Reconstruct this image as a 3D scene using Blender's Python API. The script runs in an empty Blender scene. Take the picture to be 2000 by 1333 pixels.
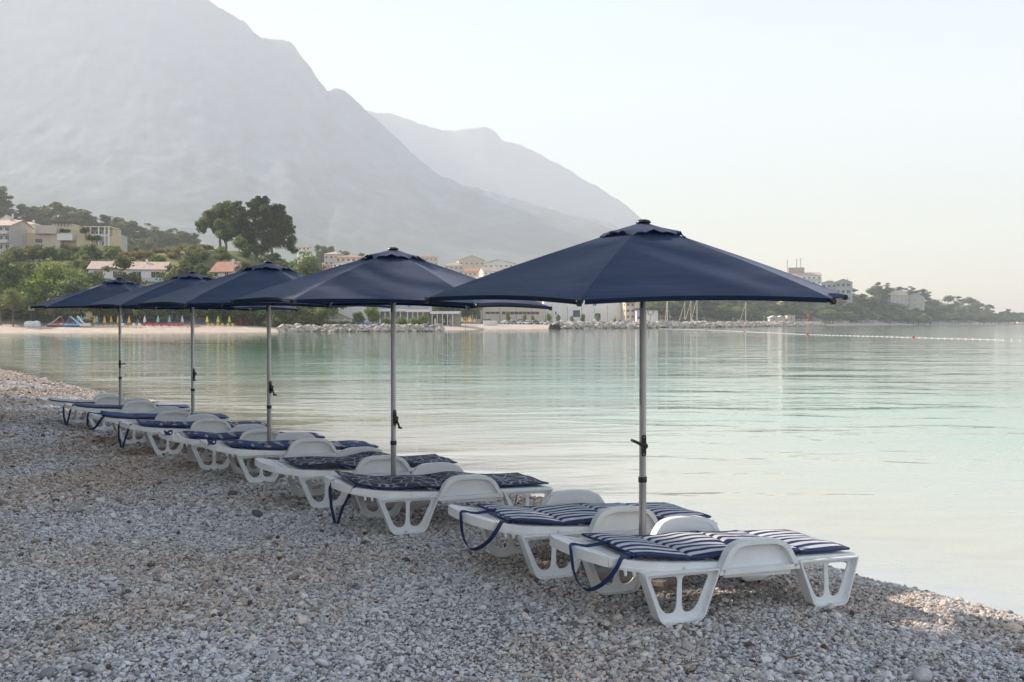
import bpy, math, random
import numpy as np
from mathutils import Vector, Matrix
from mathutils.geometry import tessellate_polygon
R = math.radians
random.seed(7)
rng = np.random.default_rng(7)
SC = bpy.context.scene
COL = SC.collection

# ---------------------------------------------------------------- camera, sky, sun, exposure
EYE, SEA, F, HY = 1.8, -0.47, 1944.44, 631.0
cam = bpy.data.cameras.new('camera'); camo = bpy.data.objects.new('camera', cam); COL.objects.link(camo)
camo.location = (0, 0, EYE); camo.rotation_euler = (R(90 - 1.046), 0, 0)
cam.lens = 35; cam.sensor_width = 36; cam.clip_start = .05; cam.clip_end = 30000
SC.camera = camo
SUN_AZ, SUN_EL = -60.0, 32.0          # degrees clockwise from +Y (view direction), elevation
W = bpy.data.worlds.new('World'); SC.world = W; W.use_nodes = True
wn = W.node_tree; wn.nodes.clear()
sky = wn.nodes.new('ShaderNodeTexSky'); sky.sky_type = 'NISHITA'; sky.sun_disc = False
sky.sun_elevation = R(SUN_EL); sky.sun_rotation = R(SUN_AZ); sky.dust_density = 0.6; sky.air_density = 1.7; sky.ozone_density = 1.5
bg = wn.nodes.new('ShaderNodeBackground'); bg.inputs[1].default_value = 0.086
wo = wn.nodes.new('ShaderNodeOutputWorld')
wn.links.new(sky.outputs[0], bg.inputs[0]); wn.links.new(bg.outputs[0], wo.inputs[0])
sl = bpy.data.lights.new('sun', 'SUN'); sl.energy = 5.0; sl.angle = R(.5); sl.color = (1, .84, .67)
so = bpy.data.objects.new('sun', sl); COL.objects.link(so)
sd = Vector((math.sin(R(SUN_AZ)) * math.cos(R(SUN_EL)), math.cos(R(SUN_AZ)) * math.cos(R(SUN_EL)), math.sin(R(SUN_EL))))
so.rotation_euler = sd.to_track_quat('Z', 'Y').to_euler(); so.location = sd * 50
SC.view_settings.view_transform = 'Standard'; SC.view_settings.look = 'None'
SC.view_settings.exposure = 1.32; SC.view_settings.gamma = 1; SC.view_settings.use_curve_mapping = False
SC.render.engine = 'CYCLES'
SC.cycles.use_denoising = True
SC.cycles.max_bounces = 6; SC.cycles.diffuse_bounces = 3; SC.cycles.glossy_bounces = 3; SC.cycles.transmission_bounces = 3
SC.cycles.volume_bounces = 1; SC.cycles.transparent_max_bounces = 8
SC.cycles.use_adaptive_sampling = True; SC.cycles.adaptive_threshold = .012
SC.cycles.sample_clamp_indirect = 6
HAZE_DENSITY, HAZE_G = 2.0e-4, 0.0

# ---------------------------------------------------------------- helpers
def lin(c):
    return tuple(((x / 255) / 12.92 if x / 255 <= .04045 else ((x / 255 + .055) / 1.055) ** 2.4) for x in c)

_h = np.random.default_rng(99).random((512, 512))
def vnoise(x, y, seed=0):
    x = np.asarray(x, float) + seed * 17.31; y = np.asarray(y, float) + seed * 9.77
    xi = np.floor(x).astype(int); yi = np.floor(y).astype(int)
    fx = x - xi; fy = y - yi
    fx = fx * fx * (3 - 2 * fx); fy = fy * fy * (3 - 2 * fy)
    g = lambda a, b: _h[a % 512, b % 512]
    return (g(xi, yi) * (1 - fx) + g(xi + 1, yi) * fx) * (1 - fy) + (g(xi, yi + 1) * (1 - fx) + g(xi + 1, yi + 1) * fx) * fy
def fbm(x, y, o=4, seed=0, ridged=False):
    a, s, t = 1.0, 0.0, 0.0
    for k in range(o):
        n = vnoise(x * 2 ** k, y * 2 ** k, seed + k)
        if ridged: n = 1 - abs(2 * n - 1)
        s = s + a * n; t += a; a *= .5
    return s / t

class MB:
    def __init__(self): self.v = []; self.f = []; self.m = []
    def add(self, vs, fs, mi=0):
        o = len(self.v); self.v += [tuple(p) for p in vs]; self.f += [tuple(i + o for i in f) for f in fs]; self.m += [mi] * len(fs); return self
    def box(self, x0, x1, y0, y1, z0, z1, mi=0, rz=0, c=None):
        vs = [(x, y, z) for z in (z0, z1) for x, y in ((x0, y0), (x1, y0), (x1, y1), (x0, y1))]
        if rz:
            cx, cy = c or ((x0 + x1) / 2, (y0 + y1) / 2); ca, sa = math.cos(rz), math.sin(rz)
            vs = [(cx + (x - cx) * ca - (y - cy) * sa, cy + (x - cx) * sa + (y - cy) * ca, z) for x, y, z in vs]
        return self.add(vs, [(3, 2, 1, 0), (4, 5, 6, 7), (0, 1, 5, 4), (1, 2, 6, 5), (2, 3, 7, 6), (3, 0, 4, 7)], mi)
    def tube(self, pts, rad, n=8, mi=0, cap=True):
        pts = [Vector(p) for p in pts]; k = len(pts)
        rs = rad if isinstance(rad, (list, tuple)) else [rad] * k
        vs = []; up = None
        for i, p in enumerate(pts):
            d = (pts[min(i + 1, k - 1)] - pts[max(i - 1, 0)]).normalized()
            if up is None: up = Vector((0, 0, 1)) if abs(d.z) < .9 else Vector((1, 0, 0))
            a = d.cross(up).normalized(); b = a.cross(d).normalized(); up = b
            for j in range(n):
                t = 2 * math.pi * j / n; vs.append(p + (a * math.cos(t) + b * math.sin(t)) * rs[i])
        fs = [(i * n + j, i * n + (j + 1) % n, (i + 1) * n + (j + 1) % n, (i + 1) * n + j) for i in range(k - 1) for j in range(n)]
        if cap: fs += [tuple(range(n))[::-1], tuple(range((k - 1) * n, k * n))]
        return self.add(vs, fs, mi)
    def lathe(self, prof, n=12, c=(0, 0), mi=0, sx=1, sy=1):
        vs = [(c[0] + r * math.cos(2 * math.pi * j / n) * sx, c[1] + r * math.sin(2 * math.pi * j / n) * sy, z) for r, z in prof for j in range(n)]
        k = len(prof)
        fs = [(i * n + j, i * n + (j + 1) % n, (i + 1) * n + (j + 1) % n, (i + 1) * n + j) for i in range(k - 1) for j in range(n)]
        fs += [tuple(range(n))[::-1], tuple(range((k - 1) * n, k * n))]
        return self.add(vs, fs, mi)
    def plate(self, loops, y0, y1, mi=0, ax='xz'):
        """polygon with holes given in 2-D, extruded along the third axis from y0 to y1"""
        put = (lambda p, d: (p[0], d, p[1])) if ax == 'xz' else ((lambda p, d: (d, p[0], p[1])) if ax == 'yz' else (lambda p, d: (p[0], p[1], d)))
        flat = [p for l in loops for p in l]; n = len(flat)
        tri = tessellate_polygon([[Vector((p[0], p[1], 0)) for p in l] for l in loops])
        vs = [put(p, y0) for p in flat] + [put(p, y1) for p in flat]
        fs = [tuple(t) for t in tri] + [tuple(i + n for i in t[::-1]) for t in tri]
        o = 0
        for l in loops:
            k = len(l)
            fs += [(o + i, o + (i + 1) % k, o + (i + 1) % k + n, o + i + n) for i in range(k)]; o += k
        return self.add(vs, fs, mi)
    def ribbon(self, pts, w, t=.003, wdir=(0, 1, 0), mi=0):
        pts = [Vector(p) for p in pts]; wd = Vector(wdir).normalized() * w / 2; vs = []
        for i, p in enumerate(pts):
            d = (pts[min(i + 1, len(pts) - 1)] - pts[max(i - 1, 0)]).normalized(); nn = d.cross(wd).normalized() * t / 2
            vs += [p - wd - nn, p + wd - nn, p + wd + nn, p - wd + nn]
        fs = [(4 * i + j, 4 * i + (j + 1) % 4, 4 * i + 4 + (j + 1) % 4, 4 * i + 4 + j) for i in range(len(pts) - 1) for j in range(4)]
        fs += [(3, 2, 1, 0), tuple(4 * (len(pts) - 1) + j for j in range(4))]
        return self.add(vs, fs, mi)
    def mesh(self, name, mats=None, smooth=False, angle=35):
        me = bpy.data.meshes.new(name); me.from_pydata(self.v, [], self.f)
        for m in (mats if isinstance(mats, (list, tuple)) else [mats]) if mats else []: me.materials.append(m)
        if any(self.m): me.polygons.foreach_set('material_index', self.m)
        import bmesh
        bm = bmesh.new(); bm.from_mesh(me); bmesh.ops.recalc_face_normals(bm, faces=bm.faces); bm.to_mesh(me); bm.free()
        if smooth:
            me.polygons.foreach_set('use_smooth', [True] * len(me.polygons)); me.set_sharp_from_angle(angle=R(angle))
        me.update(); return me

KIDS = {}
def link(o, parent=None):
    COL.objects.link(o)
    if parent is not None: o.parent = parent; KIDS.setdefault(parent.name, []).append(o)
    return o
def tag(o, label=None, cat=None, group=None, kind=None):
    if label: o['label'] = label
    if cat: o['category'] = cat
    if group: o['group'] = group
    if kind: o['kind'] = kind
    return o
def thing(name, label, cat, loc=(0, 0, 0), rz=0, group=None, rot=None):
    o = bpy.data.objects.new(name, None); o.empty_display_size = .1
    o.location = loc; o.rotation_euler = rot or (0, 0, rz); link(o); return tag(o, label, cat, group)
def part(name, me, parent, mats=None, loc=None, rot=None, scale=None, smooth=False, angle=35):
    if isinstance(me, MB): me = me.mesh(name, mats, smooth, angle)
    o = bpy.data.objects.new(name, me); link(o, parent)
    if loc is not None: o.location = loc
    if rot is not None: o.rotation_euler = rot
    if scale is not None: o.scale = scale if isinstance(scale, (tuple, list)) else (scale,) * 3
    return o
def dup(root, loc=None, rz=None, label=None, group=None, scale=None, parent=None):
    c = root.copy(); link(c, parent)
    for ch in KIDS.get(root.name, []): dup(ch, parent=c)
    if loc is not None: c.location = loc
    if rz is not None: c.rotation_euler = (0, 0, rz)
    if scale is not None: c.scale = scale if isinstance(scale, (tuple, list)) else (scale,) * 3
    if label: c['label'] = label
    if group: c['group'] = group
    return c

MATS = {}
def mat(name, col, rough=.6, metal=0, var=.15, vs=3.0, bump=0, bs=60, spec=.5, trans=0, coat=0, col2=None, sheen=0):
    """principled with object-space noise variation of colour and fine relief"""
    m = bpy.data.materials.new(name); m.use_nodes = True; nt = m.node_tree; p = nt.nodes['Principled BSDF']
    p.inputs['Roughness'].default_value = rough; p.inputs['Metallic'].default_value = metal
    p.inputs['Specular IOR Level'].default_value = spec
    if coat: p.inputs['Coat Weight'].default_value = coat
    if sheen: p.inputs['Sheen Weight'].default_value = sheen; p.inputs['Sheen Roughness'].default_value = .4
    tc = nt.nodes.new('ShaderNodeTexCoord')
    if var:
        nz = nt.nodes.new('ShaderNodeTexNoise'); nz.inputs['Scale'].default_value = vs; nz.inputs['Detail'].default_value = 5; nz.inputs['Roughness'].default_value = .65
        nt.links.new(tc.outputs['Object'], nz.inputs['Vector'])
        r = nt.nodes.new('ShaderNodeValToRGB'); nt.links.new(nz.outputs['Fac'], r.inputs[0])
        a, b = r.color_ramp.elements; a.position = .3; b.position = .7
        c2 = col2 or tuple(min(1, x * (1 + var)) for x in col)
        a.color = (*(x * (1 - var) for x in col), 1); b.color = (*c2, 1)
        nt.links.new(r.outputs[0], p.inputs['Base Color'])
    else: p.inputs['Base Color'].default_value = (*col, 1)
    if bump:
        n2 = nt.nodes.new('ShaderNodeTexNoise'); n2.inputs['Scale'].default_value = bs; n2.inputs['Detail'].default_value = 4
        nt.links.new(tc.outputs['Object'], n2.inputs['Vector'])
        b = nt.nodes.new('ShaderNodeBump'); b.inputs['Strength'].default_value = bump; b.inputs['Distance'].default_value = .01
        nt.links.new(n2.outputs['Fac'], b.inputs['Height']); nt.links.new(b.outputs[0], p.inputs['Normal'])
    if trans:
        t = nt.nodes.new('ShaderNodeBsdfTranslucent'); t.inputs[0].default_value = (*(min(1, x * 1.5) for x in col), 1)
        mx = nt.nodes.new('ShaderNodeMixShader'); mx.inputs[0].default_value = trans
        nt.links.new(p.outputs[0], mx.inputs[1]); nt.links.new(t.outputs[0], mx.inputs[2])
        nt.links.new(mx.outputs[0], nt.nodes['Material Output'].inputs[0])
    MATS[name] = m; return m

def leaf_mat(name, c1, c2, scale=.35, tr=.25):
    m = bpy.data.materials.new(name); m.use_nodes = True; nt = m.node_tree; p = nt.nodes['Principled BSDF']
    p.inputs['Roughness'].default_value = .6; p.inputs['Specular IOR Level'].default_value = .2
    tc = nt.nodes.new('ShaderNodeTexCoord'); nz = nt.nodes.new('ShaderNodeTexNoise'); nz.inputs['Scale'].default_value = scale; nz.inputs['Detail'].default_value = 6; nz.inputs['Roughness'].default_value = .7
    nt.links.new(tc.outputs['Object'], nz.inputs['Vector'])
    r = nt.nodes.new('ShaderNodeValToRGB'); r.color_ramp.elements[0].position = .35; r.color_ramp.elements[1].position = .65
    r.color_ramp.elements[0].color = (*c1, 1); r.color_ramp.elements[1].color = (*c2, 1); nt.links.new(nz.outputs['Fac'], r.inputs[0])
    oi = nt.nodes.new('ShaderNodeObjectInfo'); hs = nt.nodes.new('ShaderNodeHueSaturation')
    mr = nt.nodes.new('ShaderNodeMapRange'); mr.inputs[3].default_value = .75; mr.inputs[4].default_value = 1.3
    nt.links.new(oi.outputs['Random'], mr.inputs[0]); nt.links.new(mr.outputs[0], hs.inputs['Value']); nt.links.new(r.outputs[0], hs.inputs['Color'])
    nt.links.new(hs.outputs[0], p.inputs['Base Color'])
    t = nt.nodes.new('ShaderNodeBsdfTranslucent'); nt.links.new(hs.outputs[0], t.inputs[0])
    mx = nt.nodes.new('ShaderNodeMixShader'); mx.inputs[0].default_value = tr
    nt.links.new(p.outputs[0], mx.inputs[1]); nt.links.new(t.outputs[0], mx.inputs[2]); nt.links.new(mx.outputs[0], nt.nodes['Material Output'].inputs[0])
    return m

def at(px, d, py=None, z=None):
    X = (px - 1000) / F * d
    if py is not None: z = EYE + (HY - py) / F * d
    return Vector((X, d, 0 if z is None else z))

# ---------------------------------------------------------------- terrain
NV = np.array((.815, .578)); UV = np.array((-.578, .815))        # towards the water, along the row
def st(s, t): return (s * NV[0] + t * UV[0], s * NV[1] + t * UV[1])
WATER = [st(7.4, -4500), st(7.4, -60), st(7.4, 0), st(7.4, 45), (-34, 60), (-66, 98), (-112, 155), (-158, 200), (-150, 226), (-119, 232), (-84, 232), (-58, 245), (-42, 276), (-23, 315), (0, 366),
         (17, 372), (60, 430), (101, 490), (227, 735), (236, 742), (128, 560), (108, 560), (128, 640), (225, 850), (272, 882), (500, 1150), (756, 1470), (900, 1620), (1300, 2200), (1500, 3000),
         (2000, 9500), (9500, 9500), (9500, -4000)]
def signed(X, Y):
    """distance inland, negative over water"""
    X = np.asarray(X, float); Y = np.asarray(Y, float)
    best = np.full(X.shape, 1e18); ins = np.zeros(X.shape, bool); n = len(WATER)
    for i in range(n):
        (x0, y0), (x1, y1) = WATER[i], WATER[(i + 1) % n]
        dx, dy = x1 - x0, y1 - y0; L = dx * dx + dy * dy
        t = np.clip(((X - x0) * dx + (Y - y0) * dy) / L, 0, 1)
        best = np.minimum(best, (X - x0 - t * dx) ** 2 + (Y - y0 - t * dy) ** 2)
        if y0 != y1:
            c = ((y0 > Y) != (y1 > Y)) & (X < (x1 - x0) * (Y - y0) / (y1 - y0) + x0); ins ^= c
    d = np.sqrt(best); return np.where(ins, -d, d)
RG = [235, 262, 300, 330, 365, 430, 520, 650, 800, 900, 1050, 1200, 1500, 2000, 3000, 8000]
TB = {-1500: [2, 5, 14, 24, 26, 28, 36, 60, 90, 105, 120, 130, 150, 190, 260, 400], 0: [1.2, 5, 13, 22, 23, 28, 36, 60, 84, 80, 80, 80, 90, 140, 240, 400],
      150: [1.2, 5, 13, 22, 24, 26, 30, 50, 72, 70, 70, 75, 90, 130, 230, 400], 300: [1.2, 4, 13, 25, 27, 22, 24, 40, 62, 60, 60, 70, 90, 120, 220, 400],
      400: [1.2, 4, 14, 26, 28, 20, 20, 38, 57, 55, 55, 60, 80, 110, 200, 400], 480: [1.2, 3, 12, 25, 27, 20, 20, 36, 53, 52, 52, 60, 70, 100, 200, 400],
      560: [1.2, 2.5, 8, 18, 22, 18, 18, 34, 50, 50, 50, 55, 65, 90, 180, 400], 620: [1.2, 2, 4, 9, 12, 12, 16, 32, 49, 48, 48, 50, 60, 80, 160, 400],
      700: [1.2, 1.5, 2, 3, 5, 8, 14, 32, 45, 44, 44, 45, 55, 70, 140, 400], 800: [1.2, 1.5, 1.8, 2, 2.2, 3, 10, 28, 40, 40, 40, 40, 50, 65, 120, 400],
      900: [1.2, 1.2, 1.3, 1.4, 1.6, 2, 6, 24, 36, 38, 38, 38, 45, 60, 100, 350], 1000: [1, 1, 1, 1, 1.2, 1.8, 3, 18, 26, 32, 32, 32, 40, 55, 90, 300],
      1100: [1, 1, 1, 1, 1.2, 1.6, 2, 9, 18, 24, 28, 30, 35, 50, 70, 200], 1250: [1, 1, 1, 1, 1, 1.5, 2, 4, 9, 16, 24, 28, 30, 40, 50, 80],
      1450: [1, 1, 1, 1, 1, 1.5, 1.5, 2, 6, 12, 22, 28, 30, 35, 40, 40], 1600: [1, 1, 1, 1, 1, 1, 1, 1, 2, 8, 22, 28, 30, 30, 30, 20],
      1700: [1, 1, 1, 1, 1, 1, 1, 1, 1, 4, 24, 34, 34, 30, 30, 20], 1800: [1, 1, 1, 1, 1, 1, 1, 1, 1, 1, 10, 30, 34, 30, 30, 20],
      1900: [1] * 11 + [10, 28, 28, 26, 20], 1960: [1] * 11 + [1, 9, 18, 20, 10], 2050: [1] * 12 + [6, 14, 18, 10], 2800: [1] * 12 + [2, 5, 5, 5]}
TPX = sorted(TB); TBL = np.array([TB[p] for p in TPX], float)
def height(X, Y):
    X = np.asarray(X, float); Y = np.asarray(Y, float)
    D = signed(X, Y); rr = np.hypot(X, Y); D = D + (fbm((X * UV[0] + Y * UV[1]) / 1.1, X * 0, 3, 12) - .5) * .5 * (rr < 60) * np.exp(-(D / 1.2) ** 2)
    near = np.interp(D, [-200, -100, -33, -9, -2.6, -.8, 0, .35, .8, 1.4, 2.4, 7.4, 10.4, 22, 67], [-12, -8, -5, -2.2, -1.1, -.75, -.47, -.30, -.17, -.08, 0, .03, .1, .6, 2.5])
    far = np.interp(D, [-200, -60, 0, 2, 8, 16, 40], [-12, -5, -.47, -.1, .55, .95, 1.3])
    w = np.clip((rr - 60) / 60, 0, 1); z = near * (1 - w) + far * w
    Yc = np.maximum(Y, 1.0); px = 1000 + F * X / Yc; px = np.where(Y < 5, np.where(X < 0, -1500, 2800), px)
    ci = np.clip(np.interp(px, TPX, np.arange(len(TPX))), 0, len(TPX) - 1.001); ri = np.interp(Yc, RG, np.arange(len(RG))); ri = np.clip(ri, 0, len(RG) - 1.001)
    a = ci.astype(int); b = ri.astype(int); fa = ci - a; fb = ri - b
    h = (TBL[a, b] * (1 - fa) + TBL[a + 1, b] * fa) * (1 - fb) + (TBL[a, b + 1] * (1 - fa) + TBL[a + 1, b + 1] * fa) * fb
    k = np.clip((D - 14) / 45, 0, 1); k = k * k * (3 - 2 * k) * w * (Y > 60)
    z = z + np.maximum(h - 1.3, 0) * k + (fbm(X / 14, Y / 14, 4, 3) - .5) * 2.4 * k * np.clip(h / 8, 0, 1)
    z = z + (1 - w) * np.clip(D + 1, 0, 1) * ((fbm(X / 1.6, Y / 1.6, 3, 5) - .5) * .05 + (fbm(X / .4, Y / .4, 2, 8) - .5) * .012)
    return z
def gz(x, y): return float(height(np.array([x]), np.array([y]))[0])

def polar(name, radii, angs, zf, mats, closed=True, attrs=()):
    A, Rr = np.meshgrid(angs, radii); X = np.sin(A) * Rr; Y = np.cos(A) * Rr; Z = zf(X, Y)
    nr, na = X.shape
    V = np.stack([X.ravel(), Y.ravel(), Z.ravel()], 1)
    i, j = np.meshgrid(np.arange(nr - 1), np.arange(na if closed else na - 1), indexing='ij'); j2 = (j + 1) % na
    Fc = np.stack([i * na + j, i * na + j2, (i + 1) * na + j2, (i + 1) * na + j], -1).reshape(-1, 4)[:, ::-1]
    me = bpy.data.meshes.new(name); me.vertices.add(len(V)); me.vertices.foreach_set('co', V.ravel())
    me.loops.add(Fc.size); me.loops.foreach_set('vertex_index', Fc.ravel().astype(np.int32))
    me.polygons.add(len(Fc)); me.polygons.foreach_set('loop_start', np.arange(0, Fc.size, 4, dtype=np.int32)); me.polygons.foreach_set('loop_total', np.full(len(Fc), 4, np.int32))
    me.update(calc_edges=True); me.polygons.foreach_set('use_smooth', [True] * len(me.polygons))
    for an, fn in attrs:
        at_ = me.attributes.new(an, 'FLOAT', 'POINT'); at_.data.foreach_set('value', fn(X, Y, Z).ravel().astype(np.float32))
    me.materials.append(mats); return me

def ground_material():
    m = bpy.data.materials.new('ground_mix'); m.use_nodes = True; nt = m.node_tree; N = nt.nodes; L = nt.links; p = N['Principled BSDF']; p.inputs['Roughness'].default_value = .95; p.inputs['Specular IOR Level'].default_value = .15
    geo = N.new('ShaderNodeNewGeometry')
    def noise(s, det=6, ro=.6):
        n = N.new('ShaderNodeTexNoise'); n.inputs['Scale'].default_value = s; n.inputs['Detail'].default_value = det; n.inputs['Roughness'].default_value = ro; L.new(geo.outputs['Position'], n.inputs['Vector']); return n.outputs['Fac']
    def ramp(f, stops):
        r = N.new('ShaderNodeValToRGB'); L.new(f, r.inputs[0]); e = r.color_ramp.elements
        while len(e) < len(stops): e.new(.5)
        for q, (pos, c) in zip(e, stops): q.position = pos; q.color = (*c, 1)
        return r.outputs[0]
    def mix(f, a, b):
        x = N.new('ShaderNodeMix'); x.data_type = 'RGBA'; L.new(f, x.inputs[0]); L.new(a, x.inputs[6]); L.new(b, x.inputs[7]); return x.outputs[2]
    vor = N.new('ShaderNodeTexVoronoi'); vor.inputs['Scale'].default_value = 34; L.new(geo.outputs['Position'], vor.inputs['Vector'])
    sep = N.new('ShaderNodeSeparateColor'); L.new(vor.outputs['Color'], sep.inputs[0])
    peb = ramp(sep.outputs[0], [(0, (.08, .075, .07)), (.4, (.18, .175, .17)), (.8, (.30, .29, .28)), (1, (.42, .40, .38))])
    pat = ramp(noise(.8, 5), [(.35, (.14, .12, .10)), (.65, (.24, .215, .19))])
    nearc = N.new('ShaderNodeMix'); nearc.data_type = 'RGBA'; nearc.inputs[0].default_value = .35; L.new(peb, nearc.inputs[6]); L.new(pat, nearc.inputs[7])
    farb = ramp(noise(.25, 8, .7), [(.3, (.40, .33, .27)), (.7, (.55, .47, .40))])
    grass = ramp(noise(.12, 8, .75), [(.3, (.07, .10, .035)), (.5, (.15, .16, .06)), (.66, (.27, .22, .10)), (.75, (.32, .26, .15))])
    road = ramp(noise(.4, 5), [(.3, (.20, .19, .18)), (.7, (.27, .26, .25))])
    def attr(n): a = N.new('ShaderNodeAttribute'); a.attribute_name = n; return a.outputs['Fac']
    c = mix(attr('far'), nearc.outputs[2], farb); c = mix(attr('flat'), c, road); c = mix(attr('hill'), c, grass)
    L.new(c, p.inputs['Base Color'])
    b = N.new('ShaderNodeBump'); b.inputs['Strength'].default_value = .8; b.inputs['Distance'].default_value = .015
    L.new(vor.outputs['Distance'], b.inputs['Height']); b.invert = True; L.new(b.outputs[0], p.inputs['Normal'])
    return m
GM = ground_material()
angs = np.radians(np.concatenate([np.linspace(-180, -37, 60)[:-1], np.linspace(-37, 37, 420), np.linspace(37, 180, 60)[1:-1]]))
radii = np.concatenate([[.02], np.geomspace(.6, 60, 130), np.geomspace(62, 7600, 170)])
me = polar('ground', radii, angs, height, GM, attrs=[
    ('far', lambda X, Y, Z: np.clip((np.hypot(X, Y) - 45) / 30, 0, 1)),
    ('flat', lambda X, Y, Z: np.clip((signed(X, Y) - 24) / 4, 0, 1) * (Y > 80)),
    ('hill', lambda X, Y, Z: np.clip((Z - 2.6) / 1.5, 0, 1) * (np.hypot(X, Y) > 60))])
tag(part('ground', me, None), kind='structure')

# water
def water_material():
    m = bpy.data.materials.new('sea_water'); m.use_nodes = True; nt = m.node_tree; N = nt.nodes; L = nt.links; p = N['Principled BSDF']
    geo = N.new('ShaderNodeNewGeometry')
    dot = N.new('ShaderNodeVectorMath'); dot.operation = 'DOT_PRODUCT'; L.new(geo.outputs['Position'], dot.inputs[0]); dot.inputs[1].default_value = (NV[0], NV[1], 0)
    nz = N.new('ShaderNodeTexNoise'); nz.inputs['Scale'].default_value = .06; nz.inputs['Detail'].default_value = 4; L.new(geo.outputs['Position'], nz.inputs['Vector'])
    ma = N.new('ShaderNodeMath'); ma.operation = 'MULTIPLY_ADD'; L.new(nz.outputs['Fac'], ma.inputs[0]); ma.inputs[1].default_value = 10; L.new(dot.outputs['Value'], ma.inputs[2])
    mr = N.new('ShaderNodeMapRange'); L.new(ma.outputs[0], mr.inputs[0]); mr.inputs[1].default_value = 12; mr.inputs[2].default_value = 112
    r = N.new('ShaderNodeValToRGB'); L.new(mr.outputs[0], r.inputs[0]); e = r.color_ramp.elements; e.new(.04); e.new(.2); e.new(.5)
    for q, (pos, c) in zip(e, [(0, (.46, .45, .38)), (.07, (.38, .44, .39)), (.15, (.22, .37, .32)), (.26, (.045, .16, .12)), (1, (.03, .08, .07))]): q.position = pos; q.color = (*c, 1)
    L.new(r.outputs[0], p.inputs['Base Color']); p.inputs['Roughness'].default_value = .04; p.inputs['IOR'].default_value = 1.33
    mp = N.new('ShaderNodeMapping'); mp.inputs['Scale'].default_value = (.42, 1, 1); mp.inputs['Rotation'].default_value = (0, 0, R(-6)); L.new(geo.outputs['Position'], mp.inputs['Vector'])
    def wave(scale, detail, ro=.5, dist=.4):
        n = N.new('ShaderNodeTexNoise'); n.inputs['Scale'].default_value = scale; n.inputs['Detail'].default_value = detail; n.inputs['Roughness'].default_value = ro; n.inputs['Distortion'].default_value = dist; L.new(mp.outputs[0], n.inputs['Vector']); return n.outputs['Fac']
    def mul(a, b):
        x = N.new('ShaderNodeMath'); x.operation = 'MULTIPLY'; L.new(a, x.inputs[0]); (L.new(b, x.inputs[1]) if not isinstance(b, float) else setattr(x.inputs[1], 'default_value', b)); return x.outputs[0]
    def add(a, b): x = N.new('ShaderNodeMath'); L.new(a, x.inputs[0]); L.new(b, x.inputs[1]); return x.outputs[0]
    patch = N.new('ShaderNodeMapRange'); L.new(wave(.05, 3, .6), patch.inputs[0]); patch.inputs[1].default_value = .35; patch.inputs[2].default_value = .7; patch.inputs[3].default_value = .25; patch.inputs[4].default_value = 1.0
    h = add(add(mul(wave(.22, 2), .14), mul(mul(wave(1.1, 3), patch.outputs[0]), .072)), mul(mul(wave(4.5, 2), patch.outputs[0]), .007))
    b = N.new('ShaderNodeBump'); b.inputs['Strength'].default_value = 1; b.inputs['Distance'].default_value = 1; L.new(h, b.inputs['Height']); L.new(b.outputs[0], p.inputs['Normal'])
    # the last metre before the beach is clear shallow water
    mr2 = N.new('ShaderNodeMapRange'); L.new(dot.outputs['Value'], mr2.inputs[0]); mr2.inputs[1].default_value = 7.3; mr2.inputs[2].default_value = 9.6; mr2.inputs[3].default_value = .15; mr2.inputs[4].default_value = 1
    gl = N.new('ShaderNodeBsdfGlossy'); gl.inputs['Roughness'].default_value = .04; L.new(b.outputs[0], gl.inputs['Normal'])
    tr = N.new('ShaderNodeBsdfTransparent'); tr.inputs[0].default_value = (.82, .9, .86, 1); fr = N.new('ShaderNodeFresnel'); fr.inputs[0].default_value = 1.33; L.new(b.outputs[0], fr.inputs['Normal'])
    ms = N.new('ShaderNodeMixShader'); L.new(fr.outputs[0], ms.inputs[0]); L.new(tr.outputs[0], ms.inputs[1]); L.new(gl.outputs[0], ms.inputs[2])
    mx = N.new('ShaderNodeMixShader'); L.new(mr2.outputs[0], mx.inputs[0]); L.new(ms.outputs[0], mx.inputs[1]); L.new(p.outputs[0], mx.inputs[2])
    L.new(mx.outputs[0], N['Material Output'].inputs[0]); return m
me = polar('sea', np.concatenate([[.01], np.geomspace(2, 7500, 60)]), np.radians(np.linspace(-180, 180, 73)[:-1]), lambda X, Y: X * 0 + SEA, water_material())
tag(part('sea', me, None), kind='structure')

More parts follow.
